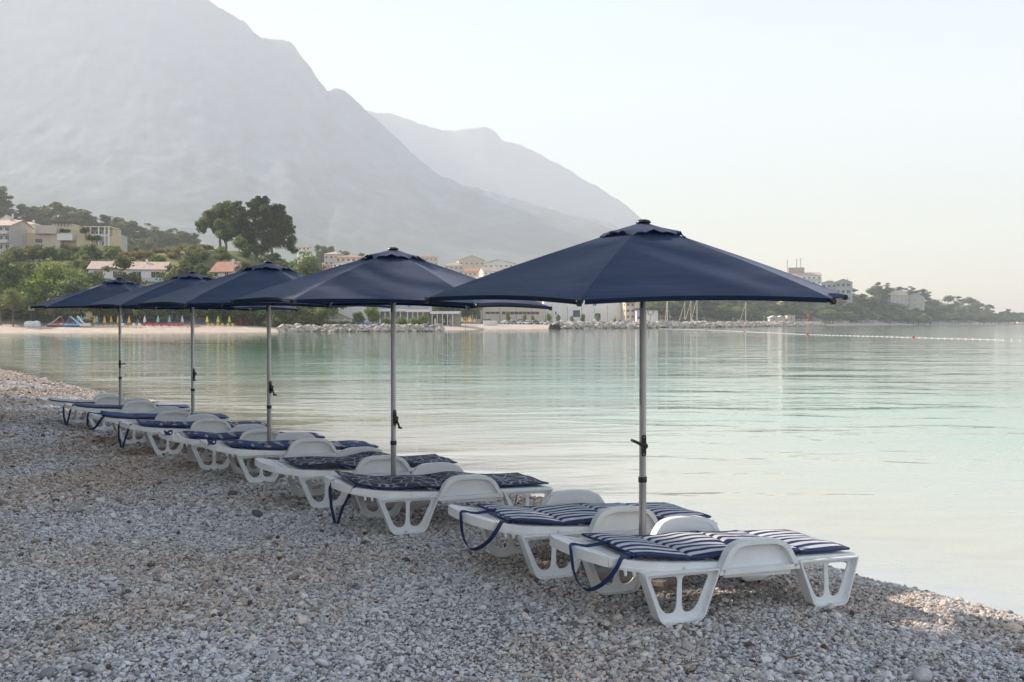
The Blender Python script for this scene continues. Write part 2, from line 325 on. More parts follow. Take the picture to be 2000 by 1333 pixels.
# mountains
def mountain(name, sil, dc, d0, c_low, seed, px0, px1, step, zb=70):
    px = np.arange(px0, px1 + 1, step, float); xs, ys = zip(*sil)
    yc = np.interp(px, xs, ys) ; D = np.interp(px, *dc); zc = EYE + (HY - yc) / F * D
    zn = (fbm(px / 14, px * 0, 4, seed) - .5) * 22 * np.clip(zc / 600, .15, 1)
    v = np.concatenate([np.linspace(0, 1, 110), 1 + np.linspace(.03, .5, 8)])
    Vv, P = np.meshgrid(v, px, indexing='ij'); Zc = zc[None, :]; Dd = d0 + (D[None, :] - d0) * Vv
    base = height((P - 1000) / F * d0, P * 0 + d0) - 4
    f = np.where(Vv <= 1, .35 * Vv ** 1.1 + .65 * Vv ** 2.4, 1 - (Vv - 1) * 1.6)
    X = (P - 1000) / F * Dd; Z = base + (Zc - base) * f
    env = np.clip(4 * Vv * (1 - Vv), 0, 1) * np.clip(Zc / 700, 0.05, 1.3)
    Z = Z + (fbm(X / 520, Dd / 900, 6, seed, True) - .6) * 8 * env + (fbm(X / 45, Dd / 60, 5, seed + 4) - .5) * 11 * env
    Z = Z + zn[None, :] * np.exp(-((Vv - 1) / .05) ** 2)
    cap = base + 12 + (Zc - base) * (.12 + .88 * np.minimum(Vv, 1)); Z = np.minimum(Z, np.maximum(cap, base + 12 + (Zc - base) * f))
    V = np.stack([X.ravel(), Dd.ravel(), Z.ravel()], 1); nr, na = X.shape
    i, j = np.meshgrid(np.arange(nr - 1), np.arange(na - 1), indexing='ij')
    Fc = np.stack([i * na + j, i * na + j + 1, (i + 1) * na + j + 1, (i + 1) * na + j], -1).reshape(-1, 4)
    me = bpy.data.meshes.new(name); me.vertices.add(len(V)); me.vertices.foreach_set('co', V.ravel()); me.loops.add(Fc.size); me.loops.foreach_set('vertex_index', Fc.ravel().astype(np.int32))
    me.polygons.add(len(Fc)); me.polygons.foreach_set('loop_start', np.arange(0, Fc.size, 4, dtype=np.int32)); me.polygons.foreach_set('loop_total', np.full(len(Fc), 4, np.int32)); me.update(calc_edges=True)
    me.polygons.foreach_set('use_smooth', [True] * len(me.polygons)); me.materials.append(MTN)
    return tag(part(name, me, None), kind='structure')
def mtn_material():
    m = bpy.data.materials.new('hazed_mountain_rock'); m.use_nodes = True; nt = m.node_tree; N = nt.nodes; L = nt.links; p = N['Principled BSDF']; p.inputs['Roughness'].default_value = 1; p.inputs['Specular IOR Level'].default_value = .1
    geo = N.new('ShaderNodeNewGeometry'); sp = N.new('ShaderNodeSeparateXYZ'); L.new(geo.outputs['Position'], sp.inputs[0])
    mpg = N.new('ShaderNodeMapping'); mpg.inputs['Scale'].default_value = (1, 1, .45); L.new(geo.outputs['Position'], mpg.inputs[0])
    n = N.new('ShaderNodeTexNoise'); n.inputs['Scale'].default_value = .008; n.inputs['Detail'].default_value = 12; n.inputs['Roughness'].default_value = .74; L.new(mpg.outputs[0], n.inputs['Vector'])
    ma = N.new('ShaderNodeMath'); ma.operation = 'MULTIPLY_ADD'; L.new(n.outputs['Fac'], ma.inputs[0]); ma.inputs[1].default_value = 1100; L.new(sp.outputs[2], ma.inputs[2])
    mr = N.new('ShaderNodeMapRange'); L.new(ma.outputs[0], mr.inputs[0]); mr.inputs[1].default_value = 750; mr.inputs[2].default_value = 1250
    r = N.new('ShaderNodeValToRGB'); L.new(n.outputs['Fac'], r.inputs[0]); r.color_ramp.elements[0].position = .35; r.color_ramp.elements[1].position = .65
    r.color_ramp.elements[0].color = (.11, .145, .18, 1); r.color_ramp.elements[1].color = (.22, .26, .30, 1)  # blue in the rock and scrub tones stands in for distance haze
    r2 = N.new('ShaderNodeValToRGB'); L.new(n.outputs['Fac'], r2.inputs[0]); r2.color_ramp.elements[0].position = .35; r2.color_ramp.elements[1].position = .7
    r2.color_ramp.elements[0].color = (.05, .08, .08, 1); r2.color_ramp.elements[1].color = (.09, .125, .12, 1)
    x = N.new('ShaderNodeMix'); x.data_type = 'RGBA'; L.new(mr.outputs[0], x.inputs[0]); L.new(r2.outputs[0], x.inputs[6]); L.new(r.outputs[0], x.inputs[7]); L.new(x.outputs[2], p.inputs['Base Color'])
    b = N.new('ShaderNodeBump'); b.inputs['Distance'].default_value = 10; b.inputs['Strength'].default_value = .2; L.new(n.outputs['Fac'], b.inputs['Height']); L.new(b.outputs[0], p.inputs['Normal']); return m
MTN = mtn_material()
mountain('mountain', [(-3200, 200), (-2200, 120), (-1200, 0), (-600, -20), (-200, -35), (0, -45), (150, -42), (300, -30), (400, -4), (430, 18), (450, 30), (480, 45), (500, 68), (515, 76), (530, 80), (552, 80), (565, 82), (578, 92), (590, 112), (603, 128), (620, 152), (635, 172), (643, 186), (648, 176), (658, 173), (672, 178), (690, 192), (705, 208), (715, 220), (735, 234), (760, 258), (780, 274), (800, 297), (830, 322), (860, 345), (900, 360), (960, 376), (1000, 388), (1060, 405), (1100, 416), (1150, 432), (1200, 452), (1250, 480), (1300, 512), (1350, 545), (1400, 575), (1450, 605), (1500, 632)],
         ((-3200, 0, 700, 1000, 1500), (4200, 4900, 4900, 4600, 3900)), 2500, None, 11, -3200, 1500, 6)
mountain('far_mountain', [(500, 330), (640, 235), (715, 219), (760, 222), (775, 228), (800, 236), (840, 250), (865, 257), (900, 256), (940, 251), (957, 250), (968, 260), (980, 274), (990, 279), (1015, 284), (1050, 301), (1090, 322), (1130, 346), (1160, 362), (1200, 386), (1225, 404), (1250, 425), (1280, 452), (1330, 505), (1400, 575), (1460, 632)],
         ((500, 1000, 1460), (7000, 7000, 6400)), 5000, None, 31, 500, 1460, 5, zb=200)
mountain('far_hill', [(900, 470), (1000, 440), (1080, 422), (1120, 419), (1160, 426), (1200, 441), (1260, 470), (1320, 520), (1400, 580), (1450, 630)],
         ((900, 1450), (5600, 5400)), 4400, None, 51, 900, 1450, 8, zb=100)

# ---------------------------------------------------------------- materials
PLASTIC = mat('white_plastic', (.80, .82, .83), .45, var=.09, vs=2.5, bump=.15, bs=180)
PLASTIC_B = mat('bed_plastic', (.78, .79, .79), .45, var=.09, vs=3, bump=.2, bs=140)
ALU = mat('aluminium_pole', (.42, .42, .43), .38, .85, var=.08, vs=8)
ALU2 = mat('grey_lower_pole', (.33, .33, .34), .42, .8, var=.08, vs=8)
BLACK = mat('black_plastic', (.018, .018, .02), .4, var=.1)
REDP = mat('red_paint', (.45, .03, .02), .5, var=.3)
STEEL = mat('steel', (.6, .6, .6), .3, 1, var=.05)
NAVY_EDGE = mat('navy_piping', (.012, .03, .10), .65, var=.15, vs=12)

def canvas_mat():
    m = bpy.data.materials.new('navy_canvas'); m.use_nodes = True; nt = m.node_tree; N = nt.nodes; L = nt.links; p = N['Principled BSDF']
    p.inputs['Roughness'].default_value = .75; p.inputs['Sheen Weight'].default_value = .2; p.inputs['Sheen Roughness'].default_value = .45; p.inputs['Sheen Tint'].default_value = (.6, .7, 1, 1); p.inputs['Specular IOR Level'].default_value = .3
    tc = N.new('ShaderNodeTexCoord'); nz = N.new('ShaderNodeTexNoise'); nz.inputs['Scale'].default_value = 2.2; nz.inputs['Detail'].default_value = 6; L.new(tc.outputs['Object'], nz.inputs['Vector'])
    r = N.new('ShaderNodeValToRGB'); L.new(nz.outputs['Fac'], r.inputs[0]); r.color_ramp.elements[0].color = (.010, .023, .062, 1); r.color_ramp.elements[1].color = (.017, .036, .088, 1); r.color_ramp.elements[0].position = .3; r.color_ramp.elements[1].position = .7
    L.new(r.outputs[0], p.inputs['Base Color'])
    a = N.new('ShaderNodeAttribute'); a.attribute_name = 'wr'; cx = N.new('ShaderNodeCombineXYZ')
    s = N.new('ShaderNodeSeparateXYZ'); L.new(a.outputs['Vector'], s.inputs[0]); L.new(s.outputs[0], cx.inputs[0]); L.new(s.outputs[1], cx.inputs[1]); L.new(s.outputs[2], cx.inputs[2])
    n2 = N.new('ShaderNodeTexNoise'); n2.inputs['Scale'].default_value = 1.0; n2.inputs['Detail'].default_value = 3; n2.inputs['Distortion'].default_value = .6; L.new(cx.outputs[0], n2.inputs['Vector'])
    b = N.new('ShaderNodeBump'); b.inputs['Strength'].default_value = .13; b.inputs['Distance'].default_value = .03; L.new(n2.outputs['Fac'], b.inputs['Height'])
    wv = N.new('ShaderNodeTexNoise'); wv.inputs['Scale'].default_value = 500; L.new(tc.outputs['Object'], wv.inputs['Vector'])
    b2 = N.new('ShaderNodeBump'); b2.inputs['Strength'].default_value = .12; b2.inputs['Distance'].default_value = .003; L.new(wv.outputs['Fac'], b2.inputs['Height']); L.new(b.outputs[0], b2.inputs['Normal']); L.new(b2.outputs[0], p.inputs['Normal'])
    t = N.new('ShaderNodeBsdfTranslucent'); t.inputs[0].default_value = (.03, .06, .14, 1); mx = N.new('ShaderNodeMixShader'); mx.inputs[0].default_value = .22
    L.new(p.outputs[0], mx.inputs[1]); L.new(t.outputs[0], mx.inputs[2]); L.new(mx.outputs[0], N['Material Output'].inputs[0]); return m
CANVAS = canvas_mat()

# ---------------------------------------------------------------- umbrellas
def grid_mesh(name, P, mats, thick=.002, wr=None):
    """P: (nu, nv, 3) array of points -> smooth sheet with thickness"""
    nu, nv = P.shape[:2]; me = bpy.data.meshes.new(name)
    me.from_pydata([tuple(p) for p in P.reshape(-1, 3)], [], [(i * nv + j, i * nv + j + 1, (i + 1) * nv + j + 1, (i + 1) * nv + j) for i in range(nu - 1) for j in range(nv - 1)])
    me.materials.append(mats); me.polygons.foreach_set('use_smooth', [True] * len(me.polygons))
    if wr is not None:
        a = me.attributes.new('wr', 'FLOAT_VECTOR', 'POINT'); a.data.foreach_set('vector', wr.reshape(-1).astype(np.float32))
    me.update(); return me
RB, ZR, ZT = 1.525, 2.00, 2.495           # rib length on plan, rim height, crown height
def umbrella(label, pos, rot, crank_rot, crank_kind, rz_rim=ZR, spread=1.0, red_label=False, zh=.95, tilt=(0, 0), dz=0):
    gzv = gz(*pos); t = thing('beach_umbrella', label, 'umbrella', (pos[0], pos[1], gzv + dz), 0, 'navy umbrellas standing between the sunbeds')
    ph = [rot + k * math.pi / 3 for k in range(6)]
    def ribpt(k, v):
        r = RB * v; z = ZT + (ZR - ZT) * v - .022 * (v ** 5) + .006 * math.sin(math.pi * v)
        X_, Y_ = r * math.cos(ph[k % 6]), r * math.sin(ph[k % 6]); return np.array((X_, Y_, z + tilt[0] * X_ + tilt[1] * Y_))
    for k in range(6):
        nu, nv = 25, 31; P = np.zeros((nu, nv, 3)); Wr = np.zeros((nu, nv, 3))
        for i in range(nu):
            u = i / (nu - 1); bow = 4 * u * (1 - u)
            for j in range(nv):
                v = .03 + .97 * j / (nv - 1)
                a = ribpt(k, v); b = ribpt(k + 1, v); q = a * (1 - u) + b * u
                q[:2] *= 1 - .055 * bow * v ** 3
                q[2] += .022 * bow * v ** 4 - .028 * bow * math.sin(math.pi * v) * .9
                e = math.exp(-min(u, 1 - u) * 9) - .0001
                q[2] += (.004 * vnoise(u * 2.5 + k * 5 + pos[0], v * 6 + pos[1], 4) - .002) * 3 * bow; q[2] += .008 * e * math.sin(v * (21 + 3 * (k % 3)) + k * 2.1 + pos[1] + math.sin(v * 11 + k)) * v * (u > 0) * (u < 1) * min(1, min(u, 1 - u) * 14)
                P[i, j] = q; Wr[i, j] = (u * 3.2 + k * 7, v * 15 + math.sin(u * 3 + k) * .8, k * 3.1)
        part('canopy_panel', grid_mesh('canopy_panel', P, CANVAS, wr=Wr), t)
        # doubled hem
        hm_ = MB(); hem = [ribpt(k, 1) * (1 - u) + ribpt(k + 1, 1) * u for u in np.linspace(.02, .98, 15)]
        hem = [Vector((h[0] * (1 - .055 * 4 * u * (1 - u)), h[1] * (1 - .055 * 4 * u * (1 - u)), h[2] + .022 * 4 * u * (1 - u) - .008)) for h, u in zip(hem, np.linspace(.02, .98, 15))]
        mid = (ph[k] + math.pi / 6); hm_.ribbon(hem, .03, .004, (math.cos(mid) * .35, math.sin(mid) * .35, 1)); part('hem', hm_, t, CANVAS)
    # vent cap: six scalloped flaps
    P = np.zeros((61, 9, 3)); Wr = np.zeros((61, 9, 3))
    for i in range(61):
        u = i / 60 * 6; k = int(min(u, 5.9999)); f = u - k; bow = 4 * f * (1 - f)
        for j in range(9):
            v = .03 + .165 * j / 8; a = ribpt(k, v); b = ribpt(k + 1, v); q = a * (1 - f) + b * f; w = j / 8
            q[2] += .012 + .006 * w - .020 * w ** 3 * (1 - bow) + .016 * bow * w ** 2 + .009 * math.sin(f * 17 + k * 3) * w ** 2; q[:2] *= 1 + .05 * w - .09 * bow * w
            P[i, j] = q; Wr[i, j] = (u * 3, v * 30, 5)
    part('vent_cap', grid_mesh('vent_cap', P, CANVAS, wr=Wr), t)
    hm_ = MB(); hm_.tube([tuple(P[i, 8] - (0, 0, .003)) for i in range(0, 60)] + [tuple(P[0, 8] - (0, 0, .003))], .0045, 5, cap=False); part('vent_edging', hm_, t, NAVY_EDGE)
    part('finial', MB().lathe([(.0, 2.524), (.025, 2.523), (.042, 2.518), (.052, 2.510), (.055, 2.502), (.048, 2.495), (.02, 2.493)], 20), t, BLACK, smooth=True)
    for k in range(6):
        m = MB(); p0 = ribpt(k, .03); p1 = ribpt(k, .5); p2 = ribpt(k, .985); off = np.array((0, 0, -.018))
        m.tube([p0 + off, ribpt(k, .25) + off, p1 + off, ribpt(k, .75) + off, p2 + off], .0085, 6); part('rib', m, t, ALU)
        m = MB(); c = ribpt(k, 1.0); d = np.array((math.cos(ph[k]), math.sin(ph[k]), -.25)); m.tube([c - d * .035 + (0, 0, -.012), c + d * .012 + (0, 0, -.012)], [.015, .017], 8); m.box(c[0] - .012, c[0] + .012, c[1] - .012, c[1] + .012, c[2] - .032, c[2] + .006)
        part('rib_end_cap', m, t, BLACK)
        m = MB(); m.tube([(.035 * math.cos(ph[k]), .035 * math.sin(ph[k]), 2.03), ribpt(k, .48) + (0, 0, -.03)], .007, 6); part('strut', m, t, ALU)
    part('runner', MB().lathe([(.03, 1.985), (.05, 1.995), (.052, 2.04), (.04, 2.055), (.028, 2.06)], 14), t, BLACK, smooth=True)
    part('crown_hub', MB().lathe([(.03, 2.40), (.05, 2.41), (.05, 2.455), (.03, 2.475)], 14), t, BLACK, smooth=True)
    part('upper_pole', MB().lathe([(.0245, zh - .24), (.0245, 2.49)], 20), t, ALU, smooth=True)
    m = MB().lathe([(.0265, -.16), (.0265, zh - .24)], 20); m.box(-.006, .006, -.028, -.025, .3, zh - .34); part('lower_pole', m, t, ALU2, smooth=True)
    part('collar', MB().lathe([(.030, zh - .262), (.031, zh - .258), (.031, zh - .226), (.030, zh - .222)], 20), t, BLACK, smooth=True)
    ca = crank_rot
    hp = MB(); prof = [(-.017, -.06), (-.017, .06), (-.012, .073), (0, .078), (.012, .073), (.017, .06), (.017, -.06), (.012, -.073), (0, -.078), (-.012, -.073)]
    hp.plate([prof], -.034, -.012); hp.lathe([(.0, zh)], 3) if 0 else None
    h_ = part('crank_housing', hp, t, BLACK, loc=(0, 0, zh), rot=(0, 0, ca))
    kb = MB(); kb.tube([(0, -.034, 0), (0, -.062, 0)], [.024, .022], 14); 
    a0 = {'up': math.radians(155), 'down': math.radians(-70), 'side': math.radians(5), 'left': math.radians(-110)}[crank_kind]
    dx, dz = math.cos(a0), math.sin(a0)
    kb.tube([(0, -.05, 0), (dx * .045, -.054, dz * .045), (dx * .10, -.06, dz * .10)], [.016, .011, .010], 8); kb.tube([(dx * .10, -.045, dz * .10), (dx * .10, -.10, dz * .10)], [.011, .009], 8)
    part('crank_handle', kb, h_, BLACK, smooth=True)
    for z in (.06, -.06): part('screw', MB().tube([(0, -.033, z), (0, -.037, z)], .004, 8), h_, STEEL)
    if red_label:
        part('red_sticker', MB().box(-.011, .011, -.036, -.0345, -.035, .0), h_, REDP)
    # hook ring and cord under the runner
    m = MB(); a = crank_rot + 2.4; m.tube([(.03 * math.cos(-1.9), .03 * math.sin(-1.9), 1.99), (.045 * math.cos(-1.9), .045 * math.sin(-1.9), 1.90)], .006, 6)
    ring = [(.05 + .020 * math.cos(q) , -.03, 1.875 + .026 * math.sin(q)) for q in np.linspace(0, 2 * math.pi, 13)]
    m2 = MB().tube(ring, .003, 5, cap=False); m2.tube([(.05, -.03, 1.85), (.042, -.032, 1.74), (.03, -.032, 1.68)], .002, 4)
    part('hook', m, t, BLACK); part('cord_ring', m2, t, STEEL)
    return t
UMB = [((.925, 7.03), R(9), R(8), 'up'), ((-1.145, 9.60), R(4), R(35), 'down'), ((-2.97, 12.16), R(8), R(50), 'down'), ((-4.75, 14.8), R(10), R(60), 'left'), ((-6.97, 17.7), R(4), R(10), 'side')]
UL = ['nearest navy umbrella, rising between the two striped sunbeds', 'second navy umbrella from the right, pole beside a red dashed concrete slab', 'middle navy umbrella of the row, crank handle hanging down on the right', 'fourth navy umbrella, second from the far left end of the row', 'farthest navy umbrella, leftmost, standing in the sunlit end of the row']
CONC = mat('concrete_slab', (.30, .26, .24), .9, var=.25, vs=9, bump=.5, bs=50)
for i, (p, r, cr, ck) in enumerate(UMB):
    u = umbrella(UL[i], p, r, cr, ck, red_label=i in (1, 4), zh=(.93, .88, .98, 1.0, .98)[i], tilt=((.004, .040), (-.020, .006), (-.01, .012), (-.012, .0), (-.01, .01))[i], dz=(0, -.01, .035, .045, .08)[i])
    m = MB(); m.lathe([(.30, -.05), (.31, .03), (.30, .055), (.12, .075), (.05, .08)], 4, sx=1.35, sy=1.35)
    b = part('base_slab', m, u, CONC, loc=(0, 0, -(0, -.01, .035, .045, .08)[i]), rot=(0, 0, R(12 + i * 17)))
    for q in range(3): part('paint_mark', MB().box(-.05 + q * .07, -.01 + q * .07, -.285, -.278, -.01, .028 + .006 * q), b, REDP, rot=(0, 0, R(45)))

# ---------------------------------------------------------------- sunbeds (local a = along the bed, b = across, z)
def rnd(pts, rad, n=4):
    """round the corners of a closed 2-D polygon"""
    out = []; k = len(pts)
    for i in range(k):
        p0, p1, p2 = Vector(pts[i - 1]), Vector(pts[i]), Vector(pts[(i + 1) % k]); r = rad[i] if isinstance(rad, (list, tuple)) else rad
        d0 = (p0 - p1); d1 = (p2 - p1); a = min(r, d0.length * .45); b = min(r, d1.length * .45)
        s = p1 + d0.normalized() * a; e = p1 + d1.normalized() * b
        for q in range(n + 1):
            t = q / n; out.append(tuple(s * (1 - t) ** 2 + p1 * 2 * t * (1 - t) + e * t * t))
    return out
def inset(loop, d):
    k = len(loop); A = sum(loop[i][0] * loop[(i + 1) % k][1] - loop[(i + 1) % k][0] * loop[i][1] for i in range(k)); s = 1 if A > 0 else -1; out = []
    for i in range(k):
        p0, p1, p2 = Vector(loop[i - 1]), Vector(loop[i]), Vector(loop[(i + 1) % k]); e0 = (p1 - p0).normalized(); e1 = (p2 - p1).normalized()
        n0 = Vector((-e0.y, e0.x)); n1 = Vector((-e1.y, e1.x)); nn = (n0 + n1); nn = nn.normalized() if nn.length > 1e-6 else n0
        out.append(tuple(p1 + nn * s * d / max(.5, nn.dot(n0))))
    return out
WD = .70
def bedz(a): return float(np.interp(a, [-.58, -.43, -.25, 0, .3, .8, 1.42], [.435, .405, .372, .350, .335, .325, .318]))
OUT = rnd([(-.30, .315), (-.235, .315), (-.135, .0), (.165, .0), (.305, .335), (.36, .43), (.45, .472), (.70, .472), (.80, .43), (.855, .335), (1.05, .0), (1.325, .0), (1.425, .315), (.93, .315), (.845, .27), (.80, .238), (.36, .238), (.31, .262), (.20, .315)],
          [.01, .05, .05, .05, .06, .08, .06, .06, .08, .06, .05, .05, .03, .03, .06, .03, .03, .04, .03])
def hole(c0, c1, b0, b1, zt, zb_): return rnd([(c0, zt), (c1, zt), (b1, zb_), (b0, zb_)], [.03, .03, .07, .07], 5)
def leg_holes(x0, x1, b0, b1, zt=.275, zb_=.055):
    m0 = (b0 + b1) / 2 - .0; xm = (x0 + x1) / 2
    return [hole(x0, xm - .016, b0 + .005, m0 - .018, zt, zb_), hole(xm + .016, x1, m0 + .018, b1 - .005, zt, zb_)]
# side frame: the two legs below (a < .3 and a > .85) and the arched arm between
LEG_L = rnd([(-.26, .312), (-.13, .0), (.17, .0), (.29, .312)], [.03, .055, .055, .03], 5)
LEG_R = rnd([(.90, .312), (1.04, .0), (1.31, .0), (1.40, .312)], [.03, .05, .05, .02], 5)
ARCH_O = rnd([(.27, .27), (.345, .43), (.44, .474), (.70, .474), (.81, .43), (.90, .27)], [.01, .10, .09, .09, .10, .01], 6)
def make_bed():
    t = thing('sunbed', 'x', 'sunbed', group='white plastic sunbeds in a row by the water')
    for side in (0, 1):
        s = 1 if side else -1; y = WD if side else 0
        def Y(d): return y + s * d                      # d measured outward from the rail
        legs = []
        for L, holes in ((LEG_L, leg_holes(-.195, .235, -.10, .14)), (LEG_R, leg_holes(.965, 1.35, 1.075, 1.275))):
            m = MB(); m.plate([L] + holes, Y(.0), Y(.008)); m.plate([L, inset(L, .011)], Y(.008), Y(.052))
            m.plate([inset(L, -.0), inset(L, .006)], Y(.0), Y(-.03))
            legs.append(part('leg', m, t, PLASTIC, smooth=True, angle=30))
        m = MB(); A = ARCH_O; m.plate([A, inset(A, .032)], Y(.0), Y(.062)); m.plate([inset(A, .03)], Y(.004), Y(.016)); part('armrest', m, t, PLASTIC, smooth=True, angle=30)
        m = MB(); m.plate([rnd([(.33, .245), (.845, .232), (.86, .275), (.325, .29)], .008, 2)], Y(.016), Y(.026)); arm2 = part('arm_lower_rail', m, t, PLASTIC)
        m = MB(); a_ = np.linspace(-.475, .30, 10); lo = [(a, bedz(a) - .062 + max(0, -.25 - a) * .03) for a in a_]; hi = [(a, bedz(a) - .008) for a in a_][::-1]
        m.plate([lo + hi], Y(.001), Y(-.014)); m.plate([[(a, bedz(a) - .048) for a in a_] + [(a, bedz(a) - .038) for a in a_][::-1]], Y(.001), Y(.006)); m.plate([[(a, bedz(a) - .014) for a in a_] + [(a, bedz(a) + .003) for a in a_][::-1]], Y(.002), Y(-.045)); part('back_rail', m, t, PLASTIC_B)
        m = MB(); a_ = np.linspace(.30, 1.405, 10); m.plate([[(a, bedz(a) - .05) for a in a_] + [(a, bedz(a) - .008) for a in a_][::-1]], Y(.0), Y(-.014)); m.plate([[(a, bedz(a) - .014) for a in a_] + [(a, bedz(a) + .003) for a in a_][::-1]], Y(.002), Y(-.045)); part('seat_rail', m, t, PLASTIC_B)
        for a in (.05, .375): part('rivet', MB().tube([(a, Y(.0), bedz(a) - (.03 if a < .3 else .07)), (a, Y(.029 if a > .3 else .009), bedz(a) - (.03 if a < .3 else .07))], .007, 8), t, STEEL)
        for a in (-.36, -.30): part('lug', MB().tube([(a, Y(-.004), bedz(a) - .055), (a + .006, Y(-.004), bedz(a) - .09)], [.012, .008], 8), t, PLASTIC)
    # head panel, slats, foot bar
    P = np.zeros((9, 9, 3))
    hd = [(-.475 - .10 * (1 - abs(2 * b - 1) ** 3.2), b * WD) for b in np.linspace(0, 1, 21)]
    pl = MB(); loop = hd + [(-.455, WD), (-.455, 0)]
    n = len(loop); vs = [(x, y, bedz(x) - .03 + .012) for x, y in loop] + [(x, y, bedz(x) + .004) for x, y in loop]; pl.add(vs, [tuple(range(n)), tuple(range(n, 2 * n))[::-1]] + [(i, (i + 1) % n, n + (i + 1) % n, n + i) for i in range(n)])
    lip = MB(); lip.add(*(lambda L: ([(x, y, bedz(x) - .055) for x, y in L] + [(x, y, bedz(x) + .002) for x, y in L], [(i, i + 1, len(L) + i + 1, len(L) + i) for i in range(len(L) - 1)]))([(-.478 - .102 * (1 - abs(2 * b - 1) ** 3.2), b * WD) for b in np.linspace(0, 1, 21)]))
    part('head_panel', pl, t, PLASTIC_B); part('head_lip', lip, t, PLASTIC_B)
    a = -.445; first = None
    while a < 1.33:
        m = MB(); w = .062
        if .29 < a < .34: a += .03
        y0, y1 = .040, WD - .040; z0, z1 = bedz(a), bedz(a + w)
        if first is None or True:
            m.add([(a, y0, z0 - .012), (a + w, y0, z1 - .012), (a + w, y1, z1 - .012), (a, y1, z0 - .012), (a + .004, y0, z0), (a + w - .004, y0, z1), (a + w - .004, y1, z1), (a + .004, y1, z0)], [(3, 2, 1, 0), (4, 5, 6, 7), (0, 1, 5, 4), (1, 2, 6, 5), (2, 3, 7, 6), (3, 0, 4, 7)])
        part('slat', m, t, PLASTIC_B); a += w + .012
    m = MB(); m.box(1.372, 1.405, -.03, WD + .03, .25, .312); part('foot_bar', m, t, PLASTIC)
    for a, z in ((-.1, .28), (1.0, .25), (.55, .25)): part('cross_bar', MB().box(a, a + .03, .01, WD - .01, z, z + .03), t, PLASTIC)
    return t

def stripe_mat():
    m = mat('striped_cushion', (.66, .68, .74), .8, var=.08, vs=20, bump=.3, bs=300); nt = m.node_tree; N = nt.nodes; L = nt.links; p = N['Principled BSDF']
    tc = N.new('ShaderNodeTexCoord'); s = N.new('ShaderNodeSeparateXYZ'); nz = N.new('ShaderNodeTexNoise'); nz.inputs['Scale'].default_value = 5; L.new(tc.outputs['Object'], nz.inputs[0]); L.new(tc.outputs['Object'], s.inputs[0])
    wob = N.new('ShaderNodeMath'); wob.operation = 'MULTIPLY_ADD'; L.new(nz.outputs['Fac'], wob.inputs[0]); wob.inputs[1].default_value = .012; L.new(s.outputs[1], wob.inputs[2])
    fr = N.new('ShaderNodeMath'); fr.operation = 'MULTIPLY'; L.new(wob.outputs[0], fr.inputs[0]); fr.inputs[1].default_value = 1 / .082
    f2 = N.new('ShaderNodeMath'); f2.operation = 'FRACT'; L.new(fr.outputs[0], f2.inputs[0]); g = N.new('ShaderNodeMath'); g.operation = 'GREATER_THAN'; L.new(f2.outputs[0], g.inputs[0]); g.inputs[1].default_value = .52
    x = N.new('ShaderNodeMix'); x.data_type = 'RGBA'; L.new(g.outputs[0], x.inputs[0]); old = p.inputs['Base Color'].links[0].from_socket; L.new(old, x.inputs[6]); x.inputs[7].default_value = (.008, .026, .10, 1); L.new(x.outputs[2], p.inputs['Base Color']); return m
def print_mat(name, base, ink, kind):
    m = mat(name, base, .75, var=.15, vs=15, bump=.3, bs=260); nt = m.node_tree; N = nt.nodes; L = nt.links; p = N['Principled BSDF']; tc = N.new('ShaderNodeTexCoord')
    mp = N.new('ShaderNodeMapping'); mp.inputs['Scale'].default_value = (1, 1, .4); mp.inputs['Rotation'].default_value = (0, 0, .6); L.new(tc.outputs['Object'], mp.inputs[0])
    if kind == 'lines':
        v = N.new('ShaderNodeTexVoronoi'); v.feature = 'DISTANCE_TO_EDGE'; v.inputs['Scale'].default_value = 9; L.new(mp.outputs[0], v.inputs['Vector']); th = N.new('ShaderNodeMath'); th.operation = 'LESS_THAN'; th.inputs[1].default_value = .055; L.new(v.outputs['Distance'], th.inputs[0])
    else:
        mp.inputs['Scale'].default_value = (1, .35, .4); v = N.new('ShaderNodeTexNoise'); v.inputs['Scale'].default_value = 11; v.inputs['Detail'].default_value = 1; L.new(mp.outputs[0], v.inputs['Vector']); th = N.new('ShaderNodeMath'); th.operation = 'GREATER_THAN'; th.inputs[1].default_value = .58; L.new(v.outputs['Fac'], th.inputs[0])
    x = N.new('ShaderNodeMix'); x.data_type = 'RGBA'; L.new(th.outputs[0], x.inputs[0]); old = p.inputs['Base Color'].links[0].from_socket; L.new(old, x.inputs[6]); x.inputs[7].default_value = (*ink, 1); L.new(x.outputs[2], p.inputs['Base Color']); return m
STRIPE = stripe_mat(); LINES = print_mat('ink_line_cushion', (.02, .024, .045), (.30, .32, .40), 'lines'); BLOTCH = print_mat('leaf_print_cushion', (.012, .04, .16), (.42, .38, .36), 'blotch')
PLAINN = mat('plain_navy_cushion', (.014, .048, .19), .7, var=.2, vs=10, bump=.3, bs=260); PALEC = mat('pale_cushion', (.50, .48, .47), .8, var=.15, vs=10, bump=.3, bs=260)
SIDEB = mat('blue_cushion_side', (.02, .085, .29), .45, var=.25, vs=14, bump=.2, bs=120)
